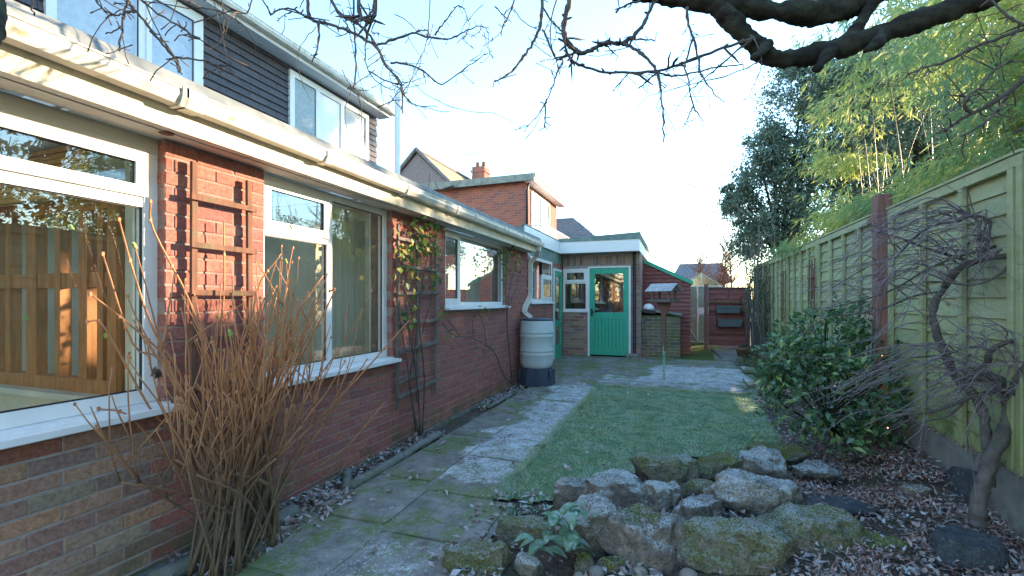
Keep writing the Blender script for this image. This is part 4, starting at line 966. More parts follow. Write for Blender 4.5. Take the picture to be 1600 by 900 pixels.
b = MB(); q = onY(704, 292, YN-.3); b.bbox((q.x-.1, q.y, q.z-.02), (.22, .15, .03), Matrix.Rotation(-.2, 3, 'Y')); b.build('lead_flashing', 'lead', nh)

def gable_house(label, xr_, y0_, y1_, zr, ze_, hw, wallm, roofm, hip=False):
    t = thing('gabled_house', label, 'house', (xr_, y0_, 0), 'houses beyond the garden')
    b = MB(); b.box(xr_-hw+.2, xr_+hw-.2, y0_+.1, y1_-.1, 0, ze_); 
    if not hip: b.prism([(xr_-hw+.2, y0_+.1, ze_), (xr_+hw-.2, y0_+.1, ze_), (xr_, y0_+.1, zr-.15)], (0, y1_-y0_-.2, 0))
    b.build('wall', wallm, t)
    nrow = 14
    for sg in (-1, 1):
        b = MB()
        for k in range(nrow):
            f0, f1 = k/nrow, (k+1)/nrow
            xa, za1 = xr_+sg*hw*(1-f0), ze_-.1+(zr-ze_+.1)*f0; xb, zb1 = xr_+sg*hw*(1-f1), ze_-.1+(zr-ze_+.1)*f1
            ya0 = y0_+(hw*f0 if hip else 0); ya1 = y1_-(hw*f0 if hip else 0); yb0 = y0_+(hw*f1 if hip else 0); yb1 = y1_-(hw*f1 if hip else 0)
            b.add([(xa, ya0, za1+.04), (xa, ya1, za1+.04), (xb, yb1, zb1), (xb, yb0, zb1), (xa, ya0, za1-.03), (xa, ya1, za1-.03)], [(0, 1, 2, 3), (0, 4, 5, 1)])
        b.build('roof', roofm, t)
    if hip:
        for yy, sg in ((y0_, 1), (y1_, -1)): b = MB(); b.add([(xr_-hw, yy, ze_-.1), (xr_+hw, yy, ze_-.1), (xr_, yy+sg*hw, zr)], [(0, 1, 2)]); b.build('roof', roofm, t)
    else:
        for sg in (-1, 1): b = MB(); b.tube([(xr_+sg*hw, y0_, ze_-.08), (xr_, y0_, zr+.04)], .09, 6); b.build('verge_tiles', 'roof_tile_grey', t)
    b = MB(); b.tube([(xr_, y0_+(hw if hip else 0), zr+.03), (xr_, y1_-(hw if hip else 0), zr+.03)], .11, 6); b.build('ridge_tiles', 'roof_tile_grey', t)
    return t
q = onY(650, 234, 20)
g1 = gable_house('tall gabled house behind the flat roof with its roof slope catching warm sun', q.x, 20, 26.3, q.z, 5.2, 4.0, 'pebbledash', 'roof_tile_warm')
q = onY(750, 262, 26); ch = thing('chimney', 'brick chimney stack with two pots and a television aerial above the neighbouring roof', 'chimney', (q.x, 26, 0))
b = MB(); b.box(q.x-.42, q.x+.42, 25.7, 26.5, 2, q.z); b.box(q.x-.48, q.x+.48, 25.64, 26.56, q.z-.35, q.z-.2); b.build('stack', 'far_brick', ch)
for dx in (-.2, .2): b = MB(); b.lathe((q.x+dx, 26.1, q.z-.02), [(.13, 0), (.10, .35), (.12, .38)], 10); b.build('chimney_pot', 'terracotta', ch, True)
zz = q.z; b = MB(); b.tube([(q.x-.35, 25.6, zz-.6), (q.x-.35, 25.6, zz+1.15)], .022, 5); b.tube([(q.x-1.0, 25.6, zz+1.0), (q.x+.25, 25.4, zz+.93)], .02, 5); b.tube([(q.x-.95, 25.6, zz+.75), (q.x+.3, 25.4, zz+.68)], .018, 5)
for k in range(7): b.tube([(q.x-.9+k*.18, 25.3, zz+.99-k*.01), (q.x-.9+k*.18, 25.9, zz+.99-k*.01)], .012, 4)
b.build('aerial', 'silver', ch)
q0, q1, q2 = onY(850, 340, 24), onY(895, 340, 24), onY(950, 384, 22); g2 = thing('gabled_house', 'slate-roofed house whose hipped roof shows over the annex', 'house', (q1.x, 24, 0), 'houses beyond the garden')
b = MB(); b.box(q0.x-1.5, q2.x-.3, 21.2, 28, 0, 3.6); b.build('wall', 'far_brick', g2)
b = MB(); ze2 = q2.z-.1
for k in range(12):
    f0, f1 = k/12, (k+1)/12; L = lambda a, c, f: a+(c-a)*f
    ya_, yb_ = L(20.8, 24, f0), L(20.8, 24, f1); za2, zb2 = L(ze2, q1.z, f0), L(ze2, q1.z, f1); xa_, xb_ = L(q2.x, q1.x, f0), L(q2.x, q1.x, f1)
    b.add([(q0.x-2, ya_, za2+.05), (xa_, ya_, za2+.05), (xb_, yb_, zb2), (q0.x-2, yb_, zb2), (xa_, 48-ya_, za2+.05), (xb_, 48-yb_, zb2), (q0.x-2, ya_, za2-.02), (xa_, ya_, za2-.02)], [(0, 1, 2, 3), (1, 4, 5, 2), (0, 6, 7, 1)])
b.build('roof', 'roof_tile_grey', g2)
q0, q1 = onY(1058, 412, 42), onY(1134, 412, 42); g3 = thing('gabled_house', 'distant house with a long grey roof beyond the greenhouse', 'house', (q0.x, 42, 0), 'houses beyond the garden')
b = MB(); b.box(q0.x+.2, q1.x-.2, 40.2, 46, 0, 3.0); b.build('wall', 'pebbledash', g3)
b = MB(); b.prism([(q0.x-.6, 39.6, 2.9), (q0.x-.6, 46.4, 2.9), (q0.x-.6, 43, q0.z+.05)], (0, 0, 0.0001)); b = MB()
b.add([(q0.x-.6, 39.6, 2.9), (q1.x+.3, 39.6, 2.9), (q1.x-.2, 43, q0.z+.05), (q0.x+.2, 43, q0.z+.05), (q0.x-.6, 46.4, 2.9), (q1.x+.3, 46.4, 2.9)], [(0, 1, 2, 3), (4, 3, 2, 5), (0, 3, 4), (1, 5, 2)]); b.build('roof', 'roof_tile_grey', g3)

# ================================================================== PLANTS
def wander(p0, d0, L, n, droop=0., jit=.15, up=0.):
    pts = [Vector(p0)]; d = Vector(d0).normalized(); st = L/n
    for i in range(n):
        d = (d+Vector((random.gauss(0, jit), random.gauss(0, jit), random.gauss(0, jit)-droop+up))*.5).normalized(); pts.append(pts[-1]+d*st)
    return pts
def smooth_poly(pts, sub=3):
    if len(pts) < 3: return pts
    out = []
    P_ = [pts[0]*2-pts[1]]+list(pts)+[pts[-1]*2-pts[-2]]
    for i in range(1, len(P_)-2):
        a, b_, c, d = P_[i-1], P_[i], P_[i+1], P_[i+2]
        for k in range(sub):
            t = k/sub; out.append(.5*((2*b_)+(c-a)*t+(2*a-5*b_+4*c-d)*t*t+(3*b_-a-3*c+d)*t*t*t))
    out.append(pts[-1]); return out
def taper(r0, r1, n): return [r0+(r1-r0)*i/(n-1) for i in range(n)]

# --- tall bare shrub by the first window
shrub = thing('bare_shrub', 'large leafless shrub of upright orange-brown stems in front of the near windows', 'shrub', (-2.2, 1.95, .02))
stems = MB(); tw = MB(); buds = MB(); tips = []
def bud(p, r=.006): tw.bbox(p, (r*.8, r*.8, r*1.4))
for i in range(72):
    stems = MB()
    base = Vector((random.uniform(-2.40, -2.08), random.uniform(1.60, 2.08), .0))
    a = random.triangular(-1.2, .72, -.2); e = random.uniform(-.9, 1)
    tgt = Vector((-2.20+.30*e+.10*random.random(), 1.95+a*.64, random.uniform(.65, 1.25)-.20*abs(a)))
    if i < 13: tgt = base.lerp(tgt, .62)+Vector((0, 0, .1))
    tgt.x = max(tgt.x, -2.47)
    mid = base.lerp(tgt, .5)+Vector((random.gauss(0, .03), random.gauss(0, .05), .08)); mid.x = max(mid.x, -2.47)
    pts = smooth_poly([base, mid, tgt], 4); r0 = random.uniform(.012, .018) if i < 13 else random.uniform(.0045, .0085); stems.tube(pts, taper(r0, r0*(.62 if i >= 13 else .5), len(pts)), 7)
    for k in range(random.choice((2, 2, 3))):
        s0 = pts[random.randrange(len(pts)//2, len(pts))] if k else pts[-1]
        dirn = (tgt-base).normalized()*1.0+Vector((random.uniform(-.25, .30), random.uniform(-.45, .45), random.uniform(.25, .9)))
        q = wander(s0, dirn, random.uniform(.30, .68), 6, 0, .12, .10)
        for v in q:
            v.x = max(v.x, -2.46)
            if v.y > 1.2: v.z = min(v.z, 1.92)
        stems.tube(q, taper(min(r0*.6, .0055), .0022, len(q)), 5); tips.append(q[-1])
        for v in q[3::3]: bud(v+Vector((random.uniform(-.005, .005), random.uniform(-.005, .005), 0)), .0045)
        if random.random() < .85:
            q2 = wander(q[2], Vector((random.uniform(-.1, .4), random.uniform(-.7, .7), .6)), random.uniform(.12, .35), 4, 0, .12, .1)
            for v in q2: v.x = max(v.x, -2.46)
            stems.tube(q2, taper(.004, .0025, len(q2)), 4)
    stems.build('stem', 'stem_orange', shrub, True)
for pts in ([(345, 830), (260, 690), (180, 630), (60, 510), (42, 500)], [(360, 820), (300, 640), (225, 560), (165, 535), (100, 400)], [(340, 810), (260, 730), (190, 680), (140, 640), (85, 630)], [(350, 800), (280, 600), (205, 520), (170, 430), (163, 345)],
            [(420, 800), (470, 690), (560, 590), (640, 500)], [(410, 820), (450, 740), (520, 640), (575, 560)], [(400, 830), (470, 750), (540, 700), (600, 630)], [(380, 820), (430, 640), (470, 560), (520, 460), (515, 455)], [(370, 820), (330, 600), (300, 480), (240, 360), (235, 315)],
            [(380, 800), (345, 560), (330, 450), (300, 350)], [(390, 800), (390, 600), (400, 460), (440, 395)], [(395, 800), (420, 620), (460, 500), (505, 430)], [(350, 810), (290, 640), (250, 560), (150, 505), (55, 460)]):
    n = len(pts); q = []
    for k, (a, c) in enumerate(pts):
        f = k/(n-1); v = at_d(a, c, 2.55-.35*f if pts[-1][0] < 300 else 2.6+.15*f); v.x = max(v.x, -2.47); q.append(v)
    q = smooth_poly(q, 4); MB().tube(q, taper(.0075, .0036, len(q)), 6).build('stem', 'stem_orange', shrub, True); tips.append(q[-1])
    for v in q[4::3]: bud(v, .0065)
stuff(tw.build('knots', 'stem_orange', shrub))
for p in [at_d(42, 497, 2.2), at_d(165, 525, 2.25), at_d(112, 355, 2.2), at_d(455, 355, 2.6)]+random.sample(tips, 8):
    b = MB(); b.bbox(p, (.006, .006, .014), Matrix.Rotation(random.random(), 3, 'X'), .003); b.build('bud', 'bud', shrub)
for (a, c) in ((70, 635), (83, 640), (115, 643), (133, 641), (158, 660), (240, 572), (248, 578)):
    v = at_d(a, c, 2.2); n = 3; P = np.array([v]*n)+rv(n)*.006
    strips('dead_leaf', P, rv(n)*.4+[0, 0, -1], rv(n), .055, .03, 'dead_leaf', shrub, .4, False)

# --- climbers
def clim(label, polys, leaves, X=-2.45, lsz=.075, mat='climber_leaf'):
    p0 = polys[0][0]; base = onX(p0[0], p0[1], X); t = thing('climbing_plant', label, 'climber', base, 'climbers on the house wall')
    m = MB()
    for pl in polys:
        q = [onX(a, c, X+random.uniform(-.02, .03)) for a, c in pl]; q = smooth_poly(q, 4); r = .009 if len(pl) > 3 else .005
        MB().tube(q, taper(r, .003, len(q)), 5).build('stem', 'twig', t, True)
    P = []; 
    for (a, c, rx, ry, n) in leaves:
        for k in range(n):
            v = onX(a+random.gauss(0, rx), c+random.gauss(0, ry), X+random.uniform(-.03, .07)); P.append(v)
    n = len(P); P = np.array(P); o = strips('leaves', P, rv(n)*.7+[.2, 0, -.6], rv(n)+[1.2, 0, .3], np.random.uniform(lsz*.6, lsz*1.3, n), lsz*.7, mat, t, .3)
clim('climber with yellowing leaves trained up the grey trellis', [[(657, 682), (652, 600), (640, 520), (632, 450), (645, 400), (660, 345)], [(660, 680), (663, 590), (655, 500), (660, 440), (672, 380), (668, 350)], [(655, 680), (640, 600), (650, 520), (628, 430), (635, 380)], [(650, 675), (635, 560), (622, 480), (625, 400)], [(660, 520), (675, 460), (690, 400)],
      [(655, 345), (668, 300), (672, 270)], [(700, 345), (690, 310), (680, 285)]],
     [(632, 393, 8, 8, 26), (662, 383, 9, 6, 30), (685, 395, 5, 8, 10), (645, 420, 16, 16, 32), (660, 350, 16, 10, 34), (675, 365, 8, 12, 20), (640, 470, 12, 25, 20), (672, 430, 8, 10, 12), (632, 500, 5, 8, 8)])
clim('curved woody climber sweeping low across the wall under the third window', [[(803, 602), (788, 588), (775, 555), (760, 540), (735, 527), (712, 525), (695, 510), (688, 495)], [(760, 538), (755, 505), (745, 485)], [(740, 527), (738, 500)], [(718, 525), (700, 500), (690, 488)]],
     [(690, 492, 4, 6, 12), (700, 518, 4, 4, 8), (755, 487, 7, 4, 14), (768, 543, 4, 3, 6)], lsz=.05)
clim('thin climber on the narrow pier left of the water butt downpipe', [[(799, 598), (797, 560), (792, 500), (790, 440), (793, 400), (800, 385)], [(800, 590), (793, 520), (795, 460), (806, 410)], [(795, 480), (810, 440)]],
     [(790, 410, 3, 14, 40), (800, 395, 7, 6, 30), (808, 410, 4, 12, 20), (782, 400, 5, 10, 18)], lsz=.06)

# --- gaps in the crowns through which the low sun reaches the near end of the house
def sun_gap(p):
    t = (p[0]-XW)/SUN.x; yw = p[1]-SUN.y*t; zw = p[2]-SUN.z*t
    k = 0
    if -.2 < yw < 2.1: k = 1
    elif 2.1 <= yw < 4.0: k = .75*(4.0-yw)/1.9
    if not (1.3 < zw < 2.62): k = 0
    if zw > 2.42: k *= (2.62-zw)/.2
    if 1.25 < zw < 1.55: k *= (zw-1.25)/.3
    nz = mnoise.noise(Vector((yw*2.2, zw*2.2, 0)))
    return k > 0 and nz > .2-1.1*k

# --- bamboo behind the fence
def bamboo(label, cx, cy, ncane, h0, h1, spread, nleaf):
    t = thing('bamboo', label, 'bamboo', (cx, cy, 0), 'bamboo clumps behind the fence')
    m = MB(); P = []; D = []; 
    for i in range(ncane):
        bx, by = cx+random.gauss(0, spread*.35), cy+random.gauss(0, spread*.5)
        if bx < XN+.15: bx = XN+.15+random.random()*.3
        h = random.uniform(h0, h1); a = random.uniform(0, 6.28); ln = random.uniform(.1, .45)*h*.35
        pts = [Vector((bx+math.cos(a)*ln*f**2.2, by+math.sin(a)*ln*f**2.2, h*(f-.10*f**4))) for f in [k/9 for k in range(10)]]
        MB().tube(pts, taper(.011, .003, 10), 6).build('cane', 'bamboo_cane', t, True)
        for k in range(nleaf//ncane//7):
            f = random.uniform(.28, 1)**.8; s = pts[0].lerp(pts[-1], f) if False else pts[min(9, int(f*9))].copy()
            az = random.uniform(0, 6.28); L = random.uniform(.15, .85)
            e = s+Vector((math.cos(az)*L, math.sin(az)*L, random.uniform(-.25, .25)))
            if e.x < XN+.02 and e.z < 2.3: continue
            if random.random() < .10 and not sun_gap(e): m.tube([s, s.lerp(e, .5)+Vector((0, 0, .05)), e], [.004, .003, .002], 3, False)
            for q in range(7):
                p = e+Vector((random.gauss(0, .035), random.gauss(0, .035), random.gauss(0, .03)))
                if sun_gap(p): continue
                P.append(p); D.append((math.cos(az)*.8+random.gauss(0, .5), math.sin(az)*.8+random.gauss(0, .5), -.55+random.gauss(0, .35)))
    if m.v: stuff(m.build('branchlets', 'bamboo_cane', t, True))
    n = len(P); strips('leaves', np.array(P), np.array(D), rv(n)+[0, 0, 1.2], np.random.uniform(.09, .19, n), np.random.uniform(.014, .026, n), 'bamboo_leaf', t, .35)
bamboo('pale green bamboo clump directly behind the nearest fence panel', 2.9, 5.2, 8, 3.6, 5.6, 1.0, 26000)
bamboo('yellow-green bamboo clump behind the red-brown fence post', 2.8, 7.2, 9, 3.8, 6.0, 1.1, 32000)
bamboo('sunlit yellow bamboo clump arching over the far fence panels', 3.1, 8.7, 10, 3.6, 5.6, .8, 32000)
bamboo('tall bamboo clump standing farther back behind the others', 4.6, 8.6, 9, 5.0, 7.5, 1.4, 30000)
bamboo('yellow bamboo clump far back on the left in front of the dark trees', 6.0, 16.0, 9, 5.5, 8.0, 1.6, 30000)
bamboo('yellow bamboo clump far back on the right in front of the dark trees', 9.3, 18.8, 10, 7.0, 10.5, 2.4, 40000)
# sprays hanging over the fence
P = []; D = []; t = thing('bamboo', 'drooping blue-green bamboo sprays hanging over the top of the far fence panel', 'bamboo', (1.9, 8.6, 2.2), 'bamboo clumps behind the fence'); m = MB()
for k in range(16):
    y = random.uniform(8.0, 9.6); s = Vector((2.1, y, 2.5)); e = Vector((1.62+random.uniform(-.1, .15), y+random.uniform(-.2, .2), random.uniform(2.15, 2.45))); m.tube([s, s.lerp(e, .5)+Vector((0, 0, .1)), e], [.005, .004, .002], 4)
    for q in range(34): p = s.lerp(e, random.uniform(.2, 1))+Vector((random.gauss(0, .05), random.gauss(0, .06), random.gauss(0, .05))); P.append(p); D.append((-.4+random.gauss(0, .3), random.gauss(0, .4), -.8))
stuff(m.build('branchlets', 'bamboo_cane', t, True)); n = len(P); strips('leaves', np.array(P), np.array(D), rv(n)+[-1, 0, .5], np.random.uniform(.10, .2, n), .02, 'bamboo_leaf', t, .3)

# --- broadleaf trees built from leaf clumps
def crown_tree(name, label, cat, base, trunk_h, blobs, nleaf, lsz, mat, group=None, bark='bark', tr=.10, trans_gap=False, limbs=9):
    t = thing(name, label, cat, base, group); base = Vector(base); m = MB()
    top = base+Vector((0, 0, trunk_h)); q = smooth_poly([base, base.lerp(top, .5)+Vector((.08, .05, 0)), top], 4); m.tube(q, taper(tr, tr*.6, len(q)), 10)
    cs = []
    for (bx, by, bz, r) in blobs:
        c = Vector((bx, by, bz)); w = smooth_poly([top-Vector((0, 0, random.uniform(.1, trunk_h*.5))), top.lerp(c, .5)+Vector((0, 0, -.1)), c], 4); m.tube(w, taper(tr*.45, .015, len(w)), 6)
        k = max(5, int(r*r*16))
        for i in range(k):
            d = Vector(rv(1)[0]); cc = c+Vector((d.x*r, d.y*r, d.z*r*.9))*random.uniform(.35, 1.0)**.6
            w = [c, c.lerp(cc, .5)+Vector((0, 0, .05)), cc]; m.tube(w, [.014, .009, .004], 4, False); cs.append((cc, r*random.uniform(.16, .34)))
    m.build('trunk', bark, t, True)
    per = nleaf//len(cs); P = []
    for cc, rr in cs:
        g = np.random.normal(size=(int(per*random.uniform(.5, 1.5)), 3)); 
        P.append(np.array(cc)+g*rr*[.62, .62, .5])
    P = np.concatenate(P)
    if trans_gap: P = np.array([p for p in P if not sun_gap(p)])
    n = len(P); strips('crown', P, rv(n)+[0, 0, -.15], rv(n)+[0, 0, .8], np.random.uniform(lsz*.7, lsz*1.3, n), np.random.uniform(lsz*.4, lsz*.6, n), mat, t, .3)
    return t
crown_tree('holly_tree', 'tall dark blue-green evergreen tree beyond the far end of the fence', 'tree', (2.5, 13.6, 0), 3.0,
    [(2.35, 13.4, 3.4, .95), (1.85, 13.8, 4.1, .8), (2.6, 13.2, 4.6, 1.1), (3.0, 14, 5.6, 1.2), (2.3, 13.6, 5.5, .75), (3.0, 13.6, 6.8, 1.0), (3.6, 14, 7.4, 1.1), (3.6, 13.2, 5.2, 1.2), (3.9, 13.6, 6.3, 1.1), (2.0, 13.2, 2.9, .75), (1.7, 13.0, 3.7, .7), (1.9, 12.6, 4.6, .7), (2.1, 12.8, 5.4, .7), (2.4, 12.6, 3.2, .8), (3.1, 13, 3.6, 1.1), (1.35, 14.1, 4.3, .35), (4.4, 14, 7.0, 1.0)],
    64000, .085, 'holly_leaf', 'trees beyond the fence', tr=.13)
crown_tree('evergreen_tree', 'dark evergreen tree filling the gap behind the bamboo', 'tree', (5.2, 13.5, 0), 3.0,
    [(4.6, 13.5, 3.4, 1.3), (5.4, 13.2, 4.8, 1.5), (4.7, 13.8, 6.0, 1.3), (6.0, 14, 6.4, 1.5), (6.6, 13.2, 4.0, 1.5), (5.6, 14, 8.0, 1.4), (7.2, 14, 6.6, 1.4), (4.0, 13.4, 4.6, .9)], 17000, .10, 'holly_leaf', 'trees beyond the fence', tr=.16, trans_gap=True)
for i, (x_, y_, h_) in enumerate(((6.6, 17.6, 8.5), (8.3, 20.5, 9.5), (11.0, 22.0, 9.0), (13.0, 24.5, 11.0))):
    crown_tree('evergreen_tree', ['tall dark tree beyond the fence, nearest behind the yellow bamboo', 'tall dark tree behind the others, showing between bamboo canes', 'far tree at the right behind the bamboo', 'dark tree behind the near end of the bamboo'][i], 'tree', (x_, y_, 0), 3.0,
        [(x_+random.uniform(-1.3, 1.3), y_+random.uniform(-1.2, 1.2), 3.0+k*(h_-3.0)/8, 1.7) for k in range(9)], 15000, .16, 'ivy_leaf', 'trees beyond the fence', tr=.18)
for i, (x_, y_) in enumerate(((4.6, 3.6), (5.6, 1.6), (4.8, -.8))):
    crown_tree('evergreen_tree', ['bushy evergreen tree beyond the fence beside the camera, mirrored in the windows', 'second bushy evergreen beyond the near fence, mirrored in the near window', 'evergreen beyond the fence nearest the camera side, mirrored in the near window'][i], 'tree', (x_, y_, 0), 2.2,
        [(x_+random.uniform(-.9, .9), y_+random.uniform(-.9, .9), 2.6+k*.75, 1.25) for k in range(6)], 7000, .14, 'ivy_leaf', 'trees beyond the fence', tr=.13)
for i, (x_, y_) in enumerate(((-3.4, -12.5), (-.6, -14), (2.4, -12.2))):
    crown_tree('garden_tree', ['dark tree behind the camera on the house side, mirrored in the green door', 'dark tree straight behind the camera, mirrored in the green door', 'dark tree behind the camera on the fence side'][i], 'tree', (x_, y_, 0), 2.0,
        [(x_+random.uniform(-1.0, 1.0), y_+random.uniform(-.9, .9), 1.6+k*.7, 1.1) for k in range(6)], 5000, .15, 'ivy_leaf', 'trees behind the camera', tr=.13)
# tangled climber and canes by the end of the fence
t = thing('tangled_climber', 'tangle of bare climber stems and ivy at the far end of the fence', 'climber', (1.55, 11.6, .1)); m = MB(); P = []
for i in range(60):
    y = random.uniform(10.4, 12.7); x = random.uniform(1.62, 1.80)
    q = wander((x, y, gz(x, y)), (random.uniform(-.12, .05), random.uniform(-.2, .2), 1), random.uniform(1.4, 3.1), 8, 0, .16); 
    for v in q: v.x = min(max(v.x, 1.55), 1.9)
    MB().tube(q, taper(random.uniform(.008, .02), .004, len(q)), 5).build('stem', 'wood_grey', t, True)
    for k in range(36): v = q[random.randrange(4, len(q))]; P.append((v.x+random.gauss(0, .06), v.y+random.gauss(0, .12), max(.3, v.z+random.gauss(0, .2))))
n = len(P); strips('leaves', np.array(P), rv(n)+[0, 0, -.3], rv(n)+[-.5, -.3, .6], np.random.uniform(.03, .07, n), .028, 'ivy_leaf', t, .3)
# lattice of green canes in front of the end of the fence
lt = thing('lattice_screen', 'old wooden lattice screen beside the red boarded panel', 'trellis', (1.7, 12.3, .1), 'garden trellises')
for k in range(9): y = 11.3+k*.17; b = MB(); b.bbox((1.74, y, 1.1), (.010, .012, .98)); b.build('upright', 'fence', lt)
for k in range(9): b = MB(); b.bbox((1.725, 12.0, .3+k*.2), (.006, .72, .010)); b.build('rail', 'fence', lt)

# arching bramble sprays
for lb, pl in (('upper arching bare bramble spray with small hanging leaves against the sky', [(1092, 294), (1075, 286), (1055, 282), (1035, 285), (1018, 295), (1003, 308)]), ('lower arching bramble spray beside the evergreen tree', [(1125, 372), (1105, 352), (1082, 347), (1060, 357), (1047, 373), (1043, 392)])):
    q = smooth_poly([at_d(a, c, 12.2) for a, c in pl], 4); t = thing('bramble_spray', lb, 'bramble', q[0], 'arching bramble sprays'); b = MB(); b.tube(q, taper(.010, .005, len(q)), 4); b.build('stem', 'wood_brown', t)
    n = 46; idx = np.random.randint(2, len(q), n); P = np.array([q[i] for i in idx])+rv(n)*.06; strips('leaves', P, rv(n)*.5+[0, 0, -1], rv(n), .055, .03, 'ivy_leaf', t, .2)
# bare saplings beyond the greenhouse
for i, (px, d, h) in enumerate(((1118, 17, 3.3), (1090, 20, 3.0), (1142, 16, 3.2), (1133, 19, 3.4), (1104, 22, 3.3))):
    p = at_d(px, 470, d); t = thing('bare_tree', ['slender bare tree just right of the greenhouse ridge', 'faint bare tree above the greenhouse', 'bare tree against the edge of the evergreen', 'bare multi-stemmed tree beyond the red panel', 'small bare tree before the distant roof'][i], 'tree', (p.x, p.y, 0), 'bare trees beyond the garden')
    m = MB(); q = wander((p.x, p.y, 0), (0, 0, 1), h, 8, 0, .06); m.tube(q, taper(.05, .012, 9), 6); m2 = MB()
    for k in range(60):
        s = q[random.randrange(2, 9)]; w = wander(s, (random.uniform(-1, 1), random.uniform(-1, 1), .8), random.uniform(.4, 1.2), 5, 0, .2, .05); m2.tube(w, taper(.014, .004, 6), 4, False)
        for _ in range(6): s2 = random.choice(w[1:]); w2 = wander(s2, (random.uniform(-1, 1), random.uniform(-1, 1), .7), random.uniform(.2, .5), 3, 0, .2); m2.tube(w2, taper(.006, .003, 4), 3, False)
    m.build('trunk', 'wood_brown', t, True); stuff(m2.build('branches', 'wood_brown', t))

# --- broad-leaved evergreen shrub on the right
def leafy_shrub(name, label, cat, base, blobs, nl, lsz, mat, stem='bark'):
    t = thing(name, label, cat, base); m = MB(); P = []; D = []; N = []
    for (x, y, z, rx, ry, rz, k) in blobs:
        for i in range(int(nl*k)):
            d = rv(1)[0]; r = random.uniform(.45, 1.0)**.5
            p = np.array([x, y, z])+d*[rx, ry, rz]*r*(1+.55*mnoise.noise(Vector((d[0]*2.6+x, d[1]*2.6+y, d[2]*2.6))))
            ax_ = d*.8+rv(1)[0]*.55+[0, 0, .15]
            for q in range(4): P.append(p+rv(1)[0]*lsz*.5); D.append(ax_+rv(1)[0]*.9); N.append(d*.4+[0, 0, 1.0]+rv(1)[0]*.4)
            if random.random() < .08: m.tube([Vector(base)+Vector((0, 0, .05)), Vector((x, y, z*.7)), Vector(p)], [.014, .008, .004], 4, False)
    m.build('stems', stem, t, True); n = len(P)
    strips('leaves', np.array(P), np.array(D), np.array(N), np.random.uniform(lsz*.7, lsz*1.25, n), np.random.uniform(lsz*.38, lsz*.52, n), mat, t, .28)
    return t
cb = at_d(1310, 600, 4.25); gzc = .1
def sp(px, py, d, rx, rz, k): v = at_d(px, py, d); return (v.x, v.y, v.z, rx, rx, rz, k)
leafy_shrub('camellia_shrub', 'dense dark glossy evergreen shrub in front of the fence, right of the lawn', 'shrub', (cb.x, cb.y, .1),
    [sp(1290, 620, 4.0, .50, .42, .32), sp(1350, 600, 4.3, .40, .46, .22), sp(1240, 560, 4.2, .30, .22, .15), sp(1290, 520, 4.4, .34, .22, .14), sp(1390, 640, 4.1, .26, .30, .10), sp(1330, 500, 4.6, .22, .18, .05), sp(1215, 590, 4.1, .16, .16, .05)], 800, .092, 'camellia_leaf')

# --- weeping maple
ma = thing('weeping_maple', 'bare weeping maple with twisted grey trunk against the fence', 'tree', onZ(1530, 815, .08))
def roughen(o, r):
    for v in o.data.vertices:
        p = v.co; v.co = p+v.normal*r*(.20*mnoise.fractal(p*22, 1, 2, 3)+.12*mnoise.noise(Vector((p.x*70, p.y*70, p.z*70)))+.5*max(0, mnoise.noise(p*9+Vector((5, 0, 0)))-.25))
def poly_d(pts, d0, d1): n = len(pts); return [at_d(a, c, d0+(d1-d0)*k/(n-1)) for k, (a, c) in enumerate(pts)]
def limb(parent, name, pts, d0, d1, r0, r1, mat, n=8, sub=4, knob=0):
    big = r0 > .022 and knob
    if big: n, sub = 22, 16
    q = smooth_poly(poly_d(pts, d0, d1), sub); rr = taper(r0, r1, len(q))
    if knob: rr = [r*(1+knob*(mnoise.noise(p*9))) for r, p in zip(rr, q)]
    o = MB().tube(q, rr, n).build(name, mat, parent, True)
    if big: roughen(o, r0*(.4 if pts[0][0] == 600 else 1))
    return o, q
limb(ma, 'trunk', [(1528, 822), (1530, 775), (1545, 725), (1562, 690), (1575, 660), (1578, 632)], 2.62, 2.72, .038, .028, 'bark_grey', 10, 4, .3)
limb(ma, 'trunk', [(1545, 760), (1542, 700), (1537, 650), (1518, 612), (1498, 595), (1480, 560), (1463, 520), (1458, 480), (1475, 450)], 2.72, 3.05, .029, .020, 'bark_grey', 9, 4, .3)
